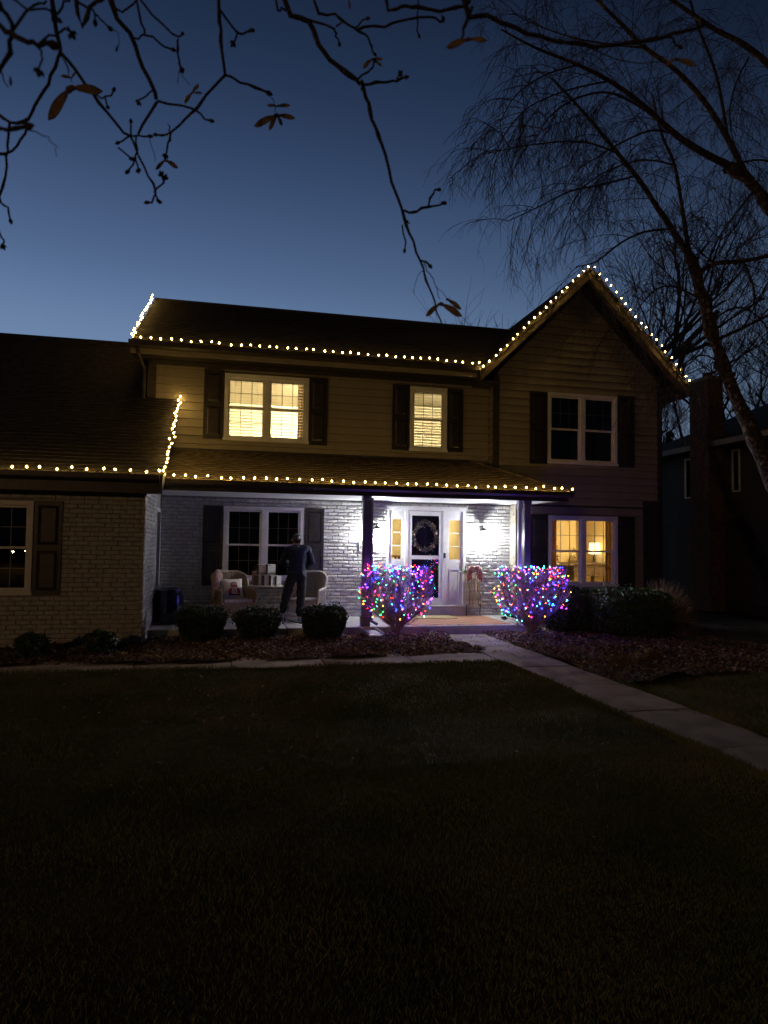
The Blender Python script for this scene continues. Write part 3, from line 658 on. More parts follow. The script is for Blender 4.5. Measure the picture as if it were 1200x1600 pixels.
def ceiling_lamp(x, y, z, r, s, label, c=(1.0,.80,.41)):
    t = thing('ceiling_lamp', label, 'lamp', (x, y, z), local=True)
    b = MB(); b.lathe([(r*.5,0),(r*.55,-.02),(r*.55,-.03)], 16); build(b, 'base', 'metal', t)
    b = MB(); b.lathe([(r*.5,-.031),(r,-.05),(r*.95,-.10),(r*.6,-.15),(.01,-.165)], 16)
    build(b, 'shade', emis('lamp_shade_glow', c, s*E_ROOM), t, smooth=True)
ceiling_lamp(2.65, 15.9, 5.515, .24, 2000, 'round glowing ceiling lamp in the upstairs bedroom behind the bright double window blinds')
ceiling_lamp(5.42, 15.7, 5.515, .16, 330, 'small glowing ceiling lamp behind the blinds of the narrow upstairs window')
ceiling_lamp(4.5, 16.9, 2.845, .20, 110, 'glowing ceiling lamp in the hall behind the front door')
ceiling_lamp(9.92, 15.35, 2.715, .20, 640, 'glowing ceiling lamp in the ground floor room with curtains', (1.0,.70,.27))

# hall: stair with handrail, seen through the right sidelight; small table in the left one
stair = thing('staircase', 'white hall staircase with honey brown handrail seen through the right sidelight', 'staircase', (5.2, 16.5, .42))
M['rail'] = mat('honey_rail', (.42,.22,.07), .4)
for k in range(9):
    b = MB(); b.box(4.78, 5.44, 15.75+.24*k, 15.75+.24*(k+1), .42, .42+.18*(k+1)); build(b, 'step', 'white', stair)
b = MB(); b.tube([(4.84,15.6,1.36),(4.84,18.0,3.2)], .035, sides=8); build(b, 'handrail', 'rail', stair)
for k in range(14):
    y = 15.72+.16*k; b = MB(); b.box(4.825, 4.855, y-.015, y+.015, .42+.18*int((y-15.75)/.24+1), 1.36+(y-15.6)*.767); build(b, 'baluster', 'white', stair)
b = MB(); b.bbox(4.79, 4.89, 15.55, 15.65, .42, 1.5, .01); build(b, 'newel_post', 'rail', stair)
t = thing('hall_table', 'dark little hall table behind the left sidelight glass', 'table', (3.75, 15.9, .42))
b = MB(); b.box(3.55, 3.98, 15.7, 16.1, 1.50, 1.54); build(b, 'table_top', 'rail', t)
for x in (3.58, 3.95):
    for y in (15.73, 16.07): b = MB(); b.box(x-.02, x+.02, y-.02, y+.02, .42, 1.499); build(b, 'leg', 'black', t)
# living room things
t = thing('table_lamp', 'table lamp with glowing cream drum shade behind the right window', 'lamp', (10.0, 17.3, 1.37), local=True)
b = MB(); b.lathe([(.09,0),(.09,.015),(.03,.04),(.045,.12),(.02,.24)], 12); build(b, 'base', 'black', t)
b = MB(); b.lathe([(.155,.24),(.135,.55)], 20); build(b, 'shade', emis('drum_shade_glow', (1.0,.78,.42), 2.1), t)
M['dark_wood'] = mat('dark_wood', (.035,.022,.016), .4, var=.2, scale=9)
t = thing('console_table', 'long dark console table with drawers seen through the lit ground floor window', 'table', (9.3, 16.9, .45))
b = MB(); b.box(8.5, 10.1, 16.7, 17.5, 1.33, 1.37); build(b, 'table_top', 'dark_wood', t)
b = MB(); b.box(8.55, 10.05, 16.74, 17.46, 1.02, 1.329); build(b, 'drawer_box', 'dark_wood', t)
for x in (8.6, 10.0):
    for y in (16.78, 17.42): b = MB(); b.box(x-.03, x+.03, y-.03, y+.03, .45, 1.019); build(b, 'leg', 'dark_wood', t)
t = thing('wing_chair', 'dark upholstered chair back low in the left half of the lit window', 'chair', (8.15, 15.6, .45))
b = MB(); b.bbox(7.95, 8.42, 15.5, 15.6, .95, 1.36, .02); build(b, 'backrest', 'dark_wood', t)
b = MB(); b.bbox(7.95, 8.42, 15.61, 16.05, .80, .94, .02); build(b, 'seat', 'dark_wood', t)
for x in (8.0, 8.37):
    for y in (15.55, 16.0): b = MB(); b.box(x-.02, x+.02, y-.02, y+.02, .45, .799 if y > 15.8 else .949); build(b, 'leg', 'dark_wood', t)
def cone_tree(x, y, z, h, r, name, label, m, n=260):
    t = thing(name, label, 'plant', (x, y, z), local=True)
    b = MB(); b.tube([(0,0,0),(0,0,h*.95)], .015, .006, 6); build(b, 'stem', 'bark', t)
    V = []; F = []
    for i in range(n):
        u = random.random(); zz = h*(.12+.88*u); rr = r*(1-u)*math.sqrt(random.random())+.01; a = random.uniform(0, 2*PI); s = random.uniform(.03, .06)
        c = Vector((rr*math.cos(a), rr*math.sin(a), zz)); d = Vector((random.gauss(0,1), random.gauss(0,1), random.gauss(0,1))).normalized()*s; e = d.orthogonal().normalized()*s*.5
        o = len(V); V += [c-d, c+e, c+d, c-e]; F += [(o,o+1,o+2,o+3)]
    b = MB(); b.add([v[:] for v in V], F); build(b, 'foliage', m, t, kind='stuff')
cone_tree(7.75, 15.35, .95, 1.40, .20, 'potted_topiary', 'dark bushy indoor plant at the left edge of the lit window', 'leaf_dark', 420)
b = MB(); b.lathe([(.13,.45),(.17,.94)], 14, (7.75,15.35,0)); tag(build(b, 'plant_pot', 'dark_wood'), 'dark pot under the bushy indoor plant at the left of the lit window', 'pot')
t = thing('ornament_tree', 'little triangular wire ornament tree standing on the dark console table', 'ornament', (9.18, 16.95, 1.37), local=True)
b = MB()
for s in (-1, 1): b.tube([(s*.16,0,0),(0,0,.42)], .008, sides=5)
for z in (.08, .18, .28): b.tube([(-.16*(1-z/.42),0,z),(.16*(1-z/.42),0,z)], .006, sides=5)
build(b, 'wire_frame', 'black', t); b = MB(); b.bbox(-.18, .18, -.06, .06, 0, .012, .003); build(b, 'base', 'black', t)
t = thing('easel', 'small folding easel frame in the left half of the lit window', 'easel', (8.55, 16.9, 1.37), local=True)
b = MB(); b.tube([(-.12,0,0),(.02,0,.46)], .010, sides=5); b.tube([(.16,0,0),(.02,0,.46)], .010, sides=5); b.tube([(-.07,0,.14),(.11,0,.14)], .008, sides=5); build(b, 'frame', 'dark_wood', t)
M['peach'] = mat('peach_curtain', (.62,.32,.17), .8); M['brown_curtain'] = mat('brown_curtain', (.34,.21,.10), .8)
def curtain(x0, x1, y, z0, z1, m, label, nf=5):
    b = MB(); n = nf*8; pts = [(x0+(x1-x0)*i/n, y+.03*math.sin(2*PI*nf*i/n)) for i in range(n+1)]
    for (xa, ya), (xb, yb) in zip(pts[:-1], pts[1:]):
        b.add([(xa,ya,z0),(xb,yb,z0),(xb,yb,z1),(xa,ya,z1)], [(0,1,2,3)])
    t = thing('curtain', label, 'curtain', ((x0+x1)/2, y, z0)); c = build(b, 'fabric', m, t, smooth=True)
    b = MB(); b.tube([(x0-.03,y,z1+.015),(x1+.03,y,z1+.015)], .012, sides=8); build(b, 'curtain_rod', 'dark_wood', t)
curtain(9.0, 9.27, 15.05, .5, 2.62, 'brown_curtain', 'brown curtain gathered at the right side of the lit ground floor window', 3)
curtain(7.52, 7.70, 15.05, .5, 2.62, 'peach', 'peach coloured curtain at the left side of the lit ground floor window', 2)
curtain(1.45, 1.66, 15.45, 3.9, 5.45, 'brown_curtain', 'brown curtain behind the right blind of the bright upstairs double window', 3)

# -- porch lanterns, house number
M['porch_bulb'] = emis('porch_bulb', (.92,.97,1.0), E_PORCH)
def lantern(x, z, label):
    t = thing('wall_lantern', label, 'lantern', (x, YB-.01, z-.2), local=True)
    Y_ = -.165
    b = MB(); b.bbox(-.055, .055, -.025, -.002, .16, .40, .005); build(b, 'backplate', 'black', t)
    b = MB(); b.tube([(0,-.02,.36),(0,-.08,.41),(0,Y_,.40),(0,Y_,.37)], .009, sides=6); build(b, 'arm', 'black', t)
    b = MB(); b.lathe([(.086,.285),(.090,.295),(.055,.33),(.018,.36),(.006,.38)], 8, (0,Y_,0)); build(b, 'cap', 'black', t)
    for k in range(4):
        a = PI/4+PI/2*k; b = MB(); b.tube([(.070*math.cos(a),Y_+.070*math.sin(a),.284),(.045*math.cos(a),Y_+.045*math.sin(a),.05)], .003, sides=4); build(b, 'cage_bar', 'black', t)
        a2 = a+PI/2; p = [(.067*math.cos(a),Y_+.067*math.sin(a),.282),(.067*math.cos(a2),Y_+.067*math.sin(a2),.282),(.043*math.cos(a2),Y_+.043*math.sin(a2),.052),(.043*math.cos(a),Y_+.043*math.sin(a),.052)]
        b = MB(); b.add(p, [(0,1,2,3)]); build(b, 'pane', 'lantern_glass', t)
    b = MB(); b.tube([(.045*math.cos(q*PI/6),Y_+.045*math.sin(q*PI/6),.046) for q in range(13)], .004, sides=5); b.tube([(-.045,Y_,.046),(.045,Y_,.046)], .004, sides=5); b.tube([(0,Y_,.0),(0,Y_,.045)], .005, sides=5); base_ = build(b, 'base', 'black', t)
    b = MB(); b.lathe([(.012,.085),(.028,.098),(.036,.122),(.034,.142),(.020,.160),(.008,.166)], 10, (0,Y_,0)); build(b, 'bulb', M['porch_bulb'], t)
lantern(5.735, 2.06, 'glaring porch lantern on the brick between front door and gable')
lantern(3.205, 2.06, 'glaring porch lantern partly behind the left porch post')
t = thing('house_number_sign', 'white house number plaque partly hidden by the left porch post', 'sign', (3.02, YB-.03, 1.62))
b = MB(); b.bbox(2.82, 3.24, YB-.035, YB-.012, 1.62, 1.84, .006); build(b, 'plaque', 'white', t)
b = MB(); b.ring(2.83, 3.23, 1.63, 1.83, YB-.040, YB-.0355, .010); build(b, 'border', 'black', t)
for ch, cx in (('8', 2.90), ('0', 3.03), ('5', 3.16)):
    cu = bpy.data.curves.new('digit', 'FONT'); cu.body = ch; cu.size = .18; cu.align_x = 'CENTER'; cu.align_y = 'CENTER'; cu.extrude = .003
    o = bpy.data.objects.new('digit', cu); col.objects.link(o); dg = bpy.context.evaluated_depsgraph_get(); me = bpy.data.meshes.new_from_object(o.evaluated_get(dg)); bpy.data.objects.remove(o)
    me.transform(Matrix.Rotation(PI/2, 4, 'X')); d = link('digit', me, 'black', t, (cx, YB-.038, 1.73))

# ------------------------------------------------------------------ things on the porch
P0 = .182
# wreath on the inner door
t = thing('wreath', 'dried twig wreath with pale flowers and red berries hanging on the dark front door', 'wreath', (4.39, YB+.074, 1.99), local=True)
b = MB()
for k in range(60):
    a0 = random.uniform(0, 2*PI); ln = random.uniform(.5, 1.3); r = .262+random.gauss(0, .024); dy = random.gauss(0, .018)
    b.tube([((r+random.gauss(0,.014))*math.cos(a0+ln*i/6), dy+random.gauss(0,.006)-.03, (r+random.gauss(0,.014))*1.22*math.sin(a0+ln*i/6)) for i in range(7)], .006, .004, 4)
M['vine'] = mat('pale_grapevine', (.42,.31,.22), .8, var=.3, scale=30); build(b, 'twig_ring', 'vine', t)
def leafcloud(n, fn, s0, s1, asp=.5):
    V = []; F = []
    for i in range(n):
        c = Vector(fn()); d = Vector((random.gauss(0,1), random.gauss(0,1), random.gauss(0,1))).normalized()*random.uniform(s0, s1); e = d.orthogonal().normalized()*d.length*asp
        o = len(V); V += [(c-d)[:], (c+e)[:], (c+d)[:], (c-e)[:]]; F += [(o,o+1,o+2,o+3)]
    return V, F
def ringpt(sp=.035, a=None):
    a = random.uniform(0, 2*PI) if a is None else a; r = .262+random.gauss(0, sp); return (r*math.cos(a), -.05+random.gauss(0,.02), r*1.22*math.sin(a))
M['sage'] = mat('sage_leaf', (.34,.36,.27), .7, var=.3); M['cream_flower'] = mat('cream_flower', (.68,.60,.50), .7, var=.25); M['berry'] = mat('red_berry', (.42,.03,.03), .4)
b = MB(); V, F = leafcloud(230, ringpt, .015, .04, .4); b.add(V, F); build(b, 'leaves', 'sage', t, kind='stuff')
b = MB(); V, F = leafcloud(90, lambda: ringpt(.03, random.choice([.3,1.0,2.2,2.9,3.6,4.2,4.9,5.6])+random.gauss(0,.14)), .015, .032, .8); b.add(V, F); build(b, 'flowers', 'cream_flower', t, kind='stuff')
b = MB()
for k in range(26):
    p = Vector(ringpt(.03, random.choice([5.3,5.4,.9,4.0])+random.gauss(0,.15))); b.lathe([(.001,-.010),(.010,0),(.001,.010)], 6, p)
build(b, 'berries', 'berry', t, kind='stuff')

# old wooden sled leaning on the wall
M['old_wood'] = mat('weathered_slat', (.42,.33,.22), .7, var=.3, scale=14, bump=.4); M['rust'] = mat('rusty_runner', (.09,.035,.025), .7, var=.4, scale=25)
M['pink'] = mat('faded_red_ribbon', (.52,.23,.20), .8, var=.2); M['spruce'] = mat('spruce_sprig', (.05,.085,.05), .6, var=.4)
sled = thing('sled', 'old wooden runner sled leaning upright on the brick right of the front door', 'sled', (5.50, 14.72, P0), local=True)
ln = lambda z: .20*z/1.12       # leans back with height
def sbox(b, x0, x1, z0, z1, t=.018, off=0):
    b.add([(x0,ln(z0)+off,z0),(x1,ln(z0)+off,z0),(x1,ln(z1)+off,z1),(x0,ln(z1)+off,z1),(x0,ln(z0)+off+t,z0),(x1,ln(z0)+off+t,z0),(x1,ln(z1)+off+t,z1),(x0,ln(z1)+off+t,z1)],
          [(0,1,2,3),(7,6,5,4),(0,4,5,1),(1,5,6,2),(2,6,7,3),(3,7,4,0)])
for k, (xa, xb, zb, zt) in enumerate([(-.155,-.115,.28,.98),(-.095,-.035,.22,1.06),(-.030,.030,.19,1.10),(.035,.095,.22,1.06),(.115,.155,.28,.98)]):
    b = MB(); sbox(b, xa, xb, zb, zt); build(b, 'slat', 'old_wood', sled)
for z in (.36, .66, .95): b = MB(); sbox(b, -.16, .16, z, z+.045, .02, .02); build(b, 'crosspiece', 'rust', sled)
for s in (-1, 1):
    b = MB(); b.tube([(s*.165,ln(z)+.05+(.05 if z < .2 else 0)-(.06 if z > 1.05 else 0),z) for z in (0.01,.10,.22,.4,.7,.95,1.08,1.14)], .012, sides=6); build(b, 'runner', 'rust', sled)
    b = MB(); sbox(b, s*.175-.012, s*.175+.012, .27, 1.0, .02, .01); build(b, 'side_rail', 'old_wood', sled)
b = MB(); b.tube([(-.22,ln(1.0),1.0),(-.1,ln(1.08)-.01,1.08),(.1,ln(1.08)-.01,1.08),(.22,ln(1.0),1.0)], .014, sides=6); build(b, 'steering_bar', 'rust', sled)
gar = thing('garland', 'evergreen garland with faded red ribbon bow draped over the top of the old sled', 'garland', (5.50, 14.86, P0+1.05), local=True)
b = MB()
for s in (-1, 1):
    for k in range(3):
        x = s*(.07+.035*k); b.tube([(x*.5,-.07,.07),(x,-.10,.04),(x*1.25,-.105,-.08),(x*1.2,-.10-.01*k,-.20-.03*k)], .030, .022, 6)
for a in (.5, 2.6): b.tube([(0,-.10,.06),(.11*math.cos(a),-.12,.06+.06*math.sin(a)),(.13*math.cos(a+.5),-.11,.0),(0,-.10,.05)], .022, .016, 6)
build(b, 'ribbon', 'pink', gar, smooth=True)
b = MB(); V, F = leafcloud(420, lambda: ((lambda x: (x, -.05+random.gauss(0,.03), .06-.10*abs(x)/.3+random.gauss(0,.035)))(random.gauss(-.05, .14))), .02, .055, .16); b.add(V, F); build(b, 'sprigs', 'spruce', gar, kind='stuff')
b = MB(); V, F = leafcloud(60, lambda: (random.gauss(.02,.04), -.10+random.gauss(0,.02), -.05+random.gauss(0,.05)), .012, .026, .7); b.add(V, F); build(b, 'pale_blooms', 'cream_flower', gar, kind='stuff')

# striped rug and doormat
def stripes():
    m = mat('striped_rug', (.5,.3,.2), .9, bump=.4, bscale=200); t = m.node_tree; bs = t.nodes['Principled BSDF']
    tcn = t.nodes.new('ShaderNodeTexCoord'); mp = t.nodes.new('ShaderNodeMapping'); mp.inputs['Rotation'].default_value = (0,0,R(-50)); t.links.new(tcn.outputs['Object'], mp.inputs[0])
    sx = t.nodes.new('ShaderNodeSeparateXYZ'); t.links.new(mp.outputs[0], sx.inputs[0])
    md = t.nodes.new('ShaderNodeMath'); md.operation = 'MULTIPLY'; md.inputs[1].default_value = 3.1; t.links.new(sx.outputs[0], md.inputs[0])
    fr = t.nodes.new('ShaderNodeMath'); fr.operation = 'FRACT'; t.links.new(md.outputs[0], fr.inputs[0])
    r = t.nodes.new('ShaderNodeValToRGB'); r.color_ramp.interpolation = 'CONSTANT'; t.links.new(fr.outputs[0], r.inputs[0])
    cs = [(0,(.50,.10,.06)),(.24,(.50,.36,.22)),(.40,(.22,.20,.12)),(.52,(.56,.24,.12)),(.72,(.52,.40,.26)),(.86,(.16,.09,.06))]
    while len(r.color_ramp.elements) < len(cs): r.color_ramp.elements.new(.5)
    for e, (p, c) in zip(r.color_ramp.elements, cs): e.position = p; e.color = (*c, 1)
    t.links.new(r.outputs[0], bs.inputs['Base Color']); return m
M['rug'] = stripes(); M['jute'] = mat('jute_mat', (.46,.36,.19), .95, var=.2, scale=40, bump=.6, bscale=220)
t = thing('rug', 'porch rug with slanting red, orange and tan stripes in front of the door', 'rug', (4.65, 14.0, P0))
b = MB(); b.bbox(3.60, 5.74, 13.22, 14.86, P0+.001, P0+.010, .003); build(b, 'weave', 'rug', t)
b = MB()
for k in range(72):
    y = 13.235+.0222*k
    for x in (3.60, 5.74): s = -1 if x < 4 else 1; b.tube([(x,y,P0+.006),(x+s*.035,y+random.gauss(0,.005),P0+.004)], .003, sides=3)
build(b, 'fringe', 'jute', t, kind='stuff')
t = thing('doormat', 'plain tan jute doormat lying on the striped rug below the door step', 'doormat', (4.45, 14.55, P0+.01))
b = MB(); b.bbox(3.95, 4.93, 14.28, 14.84, P0+.0115, P0+.027, .004); build(b, 'mat_pile', 'jute', t)
b = MB(); b.ring(3.96, 4.92, 0, 1, 0, .003, .02); 
# dark dead leaf
b = MB(); V, F = leafcloud(9, lambda: (5.80+random.gauss(0,.035), 13.75+random.gauss(0,.03), P0+.05+random.gauss(0,.02)), .03, .07, .5); b.add(V, F); tag(build(b, 'dead_leaf', 'black'), 'curled black dead leaf on the pale porch concrete right of the rug', 'leaf')

# glazed pot
M['blue_glaze'] = mat('cobalt_glaze', (.008,.012,.042), .12, var=.3, scale=3, coat=.6)
t = thing('planter', 'large dark blue glazed ribbed planter in the left corner of the porch', 'planter', (-1.13, 14.0, P0), local=True)
b = MB(); prof = [(.18,0),(.23,.03),(.27,.16),(.28,.36),(.27,.55),(.245,.62),(.26,.64),(.265,.68),(.25,.70),(.225,.70),(.215,.62)]; sd = 48
o = 0
for r, z in prof:
    for k in range(sd):
        rr = r*(1+(.022 if .05 < z < .6 else 0)*math.cos(24*2*PI*k/sd)); b.v.append((rr*math.cos(2*PI*k/sd), rr*math.sin(2*PI*k/sd), z))
for i in range(len(prof)-1):
    for k in range(sd): b.f.append((i*sd+k, i*sd+(k+1)%sd, (i+1)*sd+(k+1)%sd, (i+1)*sd+k)); b.m.append(0)
b.f.append(tuple(range(sd))[::-1]); b.m.append(0); build(b, 'body', 'blue_glaze', t, smooth=True)
b = MB(); b.lathe([(.21,.61),(.21,.625)], 24); build(b, 'soil', 'mulch', t)

# wicker armchairs
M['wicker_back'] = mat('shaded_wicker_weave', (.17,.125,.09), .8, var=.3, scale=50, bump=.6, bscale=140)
M['cushion'] = mat('striped_cushion', (.50,.44,.38), .85, var=.15, scale=20)
def wicker_chair(label, loc, rot, m):
    t = thing('wicker_armchair', label, 'armchair', loc, rot, 'wicker armchairs on the porch', local=True)   # faces -y
    W, D, SH_ = .33, .30, .40
    def arc(u):                                            # plan of the wrap-around back, u from -1 (left arm front) to 1
        if abs(u) > .62: s = 1 if u > 0 else -1; f = (abs(u)-.62)/.38; return (s*(W+.045), .16-.46*f)
        a = u/.62*PI/2; return ((W+.045)*math.sin(a), .16+.21*math.cos(a))
    def top(u):
        a = abs(u); return .98-.10*max(0,(a-.25))/.3 if a < .55 else (.88-.24*min(1,(a-.55)/.12) if a < .67 else .64-.02*(a-.67))
    n = 44; b = MB()
    for i in range(n):
        ua, ub = -1+2*i/n, -1+2*(i+1)/n; (xa, ya), (xb, yb) = arc(ua), arc(ub); za, zb = top(ua), top(ub); l = .33
        ca = Vector((xa, ya-.05, 0)).normalized()*.022; cb = Vector((xb, yb-.05, 0)).normalized()*.022
        fl = lambda z: 1+.10*max(0, z-.5)
        b.add([(xa,ya,l),(xb,yb,l),(xb*fl(zb),yb*fl(zb),zb),(xa*fl(za),ya*fl(za),za),(xa-ca.x,ya-ca.y,l),(xb-cb.x,yb-cb.y,l),(xb*fl(zb)-cb.x,yb*fl(zb)-cb.y,zb),(xa*fl(za)-ca.x,ya*fl(za)-ca.y,za)],
              [(0,1,2,3),(7,6,5,4),(3,2,6,7),(0,4,5,1)])
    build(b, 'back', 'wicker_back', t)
    b = MB()
    for i in range(74):                                    # upright strands of the weave, inside and outside
        u = -.99+1.98*i/73; x, y = arc(u); z = top(u); f = 1+.10*max(0, z-.5); q = Vector((x, y-.05, 0)).normalized()
        for off in (-.026, .004): b.tube([(x+q.x*off,y+q.y*off,.33),(x*(1+.10*max(0,(z+.33)/2-.5))+q.x*off,y*(1+.10*max(0,(z+.33)/2-.5))+q.y*off,(z+.33)/2),(x*f+q.x*off,y*f+q.y*off,z)], .0065, sides=4, cap=False)
    for k in range(9):
        zz = .37+.066*k; P_ = [(arc(u)[0]*(1+.10*max(0,zz-.5)), arc(u)[1]*(1+.10*max(0,zz-.5)), zz) for u in [-1+2*j/40 for j in range(41)] if top(u) > zz+.02]
        if len(P_) > 4 and zz < .62: b.tube([(p[0]*.93,p[1]*.93-.0,p[2]) for p in P_], .006, sides=4)
    build(b, 'woven_strands', m, t, kind='stuff')
    b = MB(); pts = []
    for i in range(n+1):
        u = -1+2*i/n; x, y = arc(u); z = top(u); f = 1+.10*max(0, z-.5); pts.append((x*f, y*f, z+.01))
    pts = [(pts[0][0], pts[0][1]-.03, .50), (pts[0][0], pts[0][1]-.045, .60)]+pts+[(pts[-1][0], pts[-1][1]-.045, .60), (pts[-1][0], pts[-1][1]-.03, .50)]
    b.tube(pts, .030, sides=7); build(b, 'rolled_rim', m, t, smooth=True)
    b = MB(); b.bbox(-W, W, -.30, .30, SH_-.06, SH_-.02, .01); build(b, 'seat', m, t)
    b = MB(); b.bbox(-W+.02, W-.02, -.30, .26, SH_-.019, SH_+.05, .02); build(b, 'cushion', 'cushion', t)
    for k in range(26):
        x = -W+.012+(2*W-.024)*k/25; b = MB() if k == 0 else b; b.tube([(x,-.325,SH_-.02),(x+.004,-.33,SH_-.12),(x,-.322,SH_-.20)], .0085, sides=5)
    build(b, 'apron', m, t, kind='stuff')
    b = MB(); b.tube([(-W-.01,-.322,SH_-.21),(W+.01,-.322,SH_-.21)], .014, sides=6); build(b, 'apron_rail', m, t)
    for s in (-1, 1):
        b = MB(); b.tube([(s*(W+.045),-.31,.62),(s*(W+.055),-.345,.52),(s*(W+.03),-.335,.38),(s*(W+.01),-.325,.2),(s*(W+.015),-.33,0)], .024, .018, 7); build(b, 'leg', m, t, smooth=True)
        b = MB(); b.tube([(s*.24,.30,.35),(s*.26,.34,0)], .024, .018, 7); build(b, 'leg', m, t)
    b = MB(); b.tube([(-W,-.31,.10),(W,-.31,.10)], .009, sides=5)
    for s in (-1, 1): b.tube([(s*W,-.31,.11),(s*.26,.33,.11)], .009, sides=5)
    build(b, 'stretcher', m, t); return t
ch1 = wicker_chair('tan wicker armchair with plaid blanket and pillow left of the folding table', (.10, 14.48, P0), R(22), 'wicker')
ch2 = wicker_chair('pale wicker armchair with empty cushion behind the man', (1.62, 14.53, P0), R(-24), 'wicker_pale')
# pillow with a printed red truck, blanket
A1 = R(22)
def onchair(x, y, z): return (.10+x*math.cos(A1)-y*math.sin(A1), 14.48+x*math.sin(A1)+y*math.cos(A1), P0+z)
pil = thing('pillow', 'white throw pillow with a printed red truck on the left wicker armchair', 'pillow', onchair(.02, .06, .452), A1, local=True)
bm = bmesh.new(); bmesh.ops.create_grid(bm, x_segments=10, y_segments=10, size=.21); me_v = []
ti = R(16)
b = MB(); n = 11; F = []
for sgn in (-1, 1):
    o = len(b.v)
    for i in range(n):
        for j in range(n):
            u, v = -1+2*i/(n-1), -1+2*j/(n-1); h = .075*(max(0, (1-u**2)*(1-v**2)))**.4; pu = 1-.06*(1-v*v)*0
            x, z, y = .215*u*(1-.05*(1-v*v)), .205*v*(1-.05*(1-u*u)), sgn*h
            b.v.append((x, y*math.cos(ti)+z*math.sin(ti), .205+z*math.cos(ti)-y*math.sin(ti)))
    for i in range(n-1):
        for j in range(n-1):
            q = (o+i*n+j, o+(i+1)*n+j, o+(i+1)*n+j+1, o+i*n+j+1); b.f.append(q if sgn < 0 else q[::-1]); b.m.append(0)
bm.free(); M['pillow'] = mat('white_pillow', (.66,.60,.55), .85); build(b, 'cover', 'pillow', pil, smooth=True)
M['truck_red'] = mat('red_print', (.33,.018,.03), .8); M['print_grey'] = mat('grey_print', (.36,.33,.36), .8); M['print_black'] = mat('black_print', (.02,.015,.02), .8)
def pprint(name, poly, m, dz):
    b = MB(); V = []
    for x, z in poly:
        h = .075*(max(0, (1-(x/.215)**2)*(1-(z/.205)**2)))**.4+.004+dz
        V.append((x, -h*math.cos(ti)+z*math.sin(ti), .205+z*math.cos(ti)+h*math.sin(ti)))
    c = (sum(v[0] for v in V)/len(V), sum(v[1] for v in V)/len(V)-.01, sum(v[2] for v in V)/len(V)); b.add(V+[c], [(i, (i+1)%len(V), len(V)) for i in range(len(V))]); build(b, name, m, pil)
pprint('printed_cab', [(-.075,.01),(.075,.01),(.065,.09),(.045,.12),(-.045,.12),(-.065,.09)], 'truck_red', 0); pprint('printed_windscreen', [(-.05,.05),(.05,.05),(.042,.095),(-.042,.095)], 'print_grey', .004)
pprint('printed_fender', [(-.125,-.12),(-.06,-.12),(-.045,.0),(-.10,-.01),(-.13,-.05)], 'truck_red', 0); pprint('printed_fender', [(.06,-.12),(.125,-.12),(.13,-.05),(.10,-.01),(.045,.0)], 'truck_red', 0)
pprint('printed_grille', [(-.045,-.11),(.045,-.11),(.04,.02),(-.04,.02)], 'print_grey', .003); pprint('printed_bumper', [(-.13,-.155),(.13,-.155),(.13,-.125),(-.13,-.125)], 'print_black', .003)
M['plaid'] = mat('rose_blanket', (.36,.17,.16), .9, var=.25, scale=18, c2=(.46,.33,.30))
bl = thing('blanket', 'rose coloured blanket thrown over the left arm and back of the wicker armchair', 'blanket', (-.2, 14.55, P0+.4))
b = MB(); rows = []
for i in range(9):
    u = -.86+.55*i/8 ; W_ = .375; x = -W_+.10*i/8 if i < 5 else -W_+.05+.30*(i-4)/8
    y = -.12+.48*i/8; zt = .67+.33*min(1, max(0, (i-2)/3)); r_ = []
    for (dx, dz) in ((-.10,-.30),(-.085,-.15),(-.055,-.02),(-.01,.045),(.05,.03),(.085,-.10),(.09,-.20+.03*math.sin(i))):
        r_.append(onchair(x+dx+.012*math.sin(2.1*i+dz*20), y+.01*math.sin(3*dz+i), zt+dz))
    rows.append(r_)
o = len(b.v); m_ = 7
for r_ in rows: b.v += r_
for i in range(8):
    for j in range(m_-1): b.f.append((i*m_+j, i*m_+j+1, (i+1)*m_+j+1, (i+1)*m_+j)); b.m.append(0)
c_ = build(b, 'cloth', 'plaid', bl, smooth=True); sm = c_.modifiers.new('thickness', 'SOLIDIFY'); sm.thickness = .012

# folding table with boxes
M['table_paint'] = mat('cream_metal', (.48,.44,.38), .4, var=.1)
tb = thing('folding_table', 'round cream folding bistro table with crossed legs between the two armchairs', 'table', (.75, 14.45, P0), local=True)
b = MB(); b.lathe([(.36,.700),(.372,.706),(.372,.722),(.36,.728)], 32); build(b, 'table_top', 'table_paint', tb)
for s in (-1, 1):
    for y in (-.17, .19):
        b = MB(); b.tube([(s*.26,y,.70),(-s*.28,y+.02*s,.0)], .011, sides=6); build(b, 'leg', 'table_paint', tb)
b = MB(); b.tube([(-.27,-.19,.03),(-.27,.2,.03)], .009, sides=5); b.tube([(.27,-.19,.03),(.27,.2,.03)], .009, sides=5); b.tube([(-.24,-.19,.66),(-.24,.2,.66)], .009, sides=5); b.tube([(0,-.2,.36),(0,.21,.36)], .009, sides=5); build(b, 'crossbar', 'table_paint', tb)
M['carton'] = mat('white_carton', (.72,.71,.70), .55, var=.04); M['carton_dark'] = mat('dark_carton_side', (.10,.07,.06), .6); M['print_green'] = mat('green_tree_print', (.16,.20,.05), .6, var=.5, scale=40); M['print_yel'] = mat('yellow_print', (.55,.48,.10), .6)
TT = P0+.729
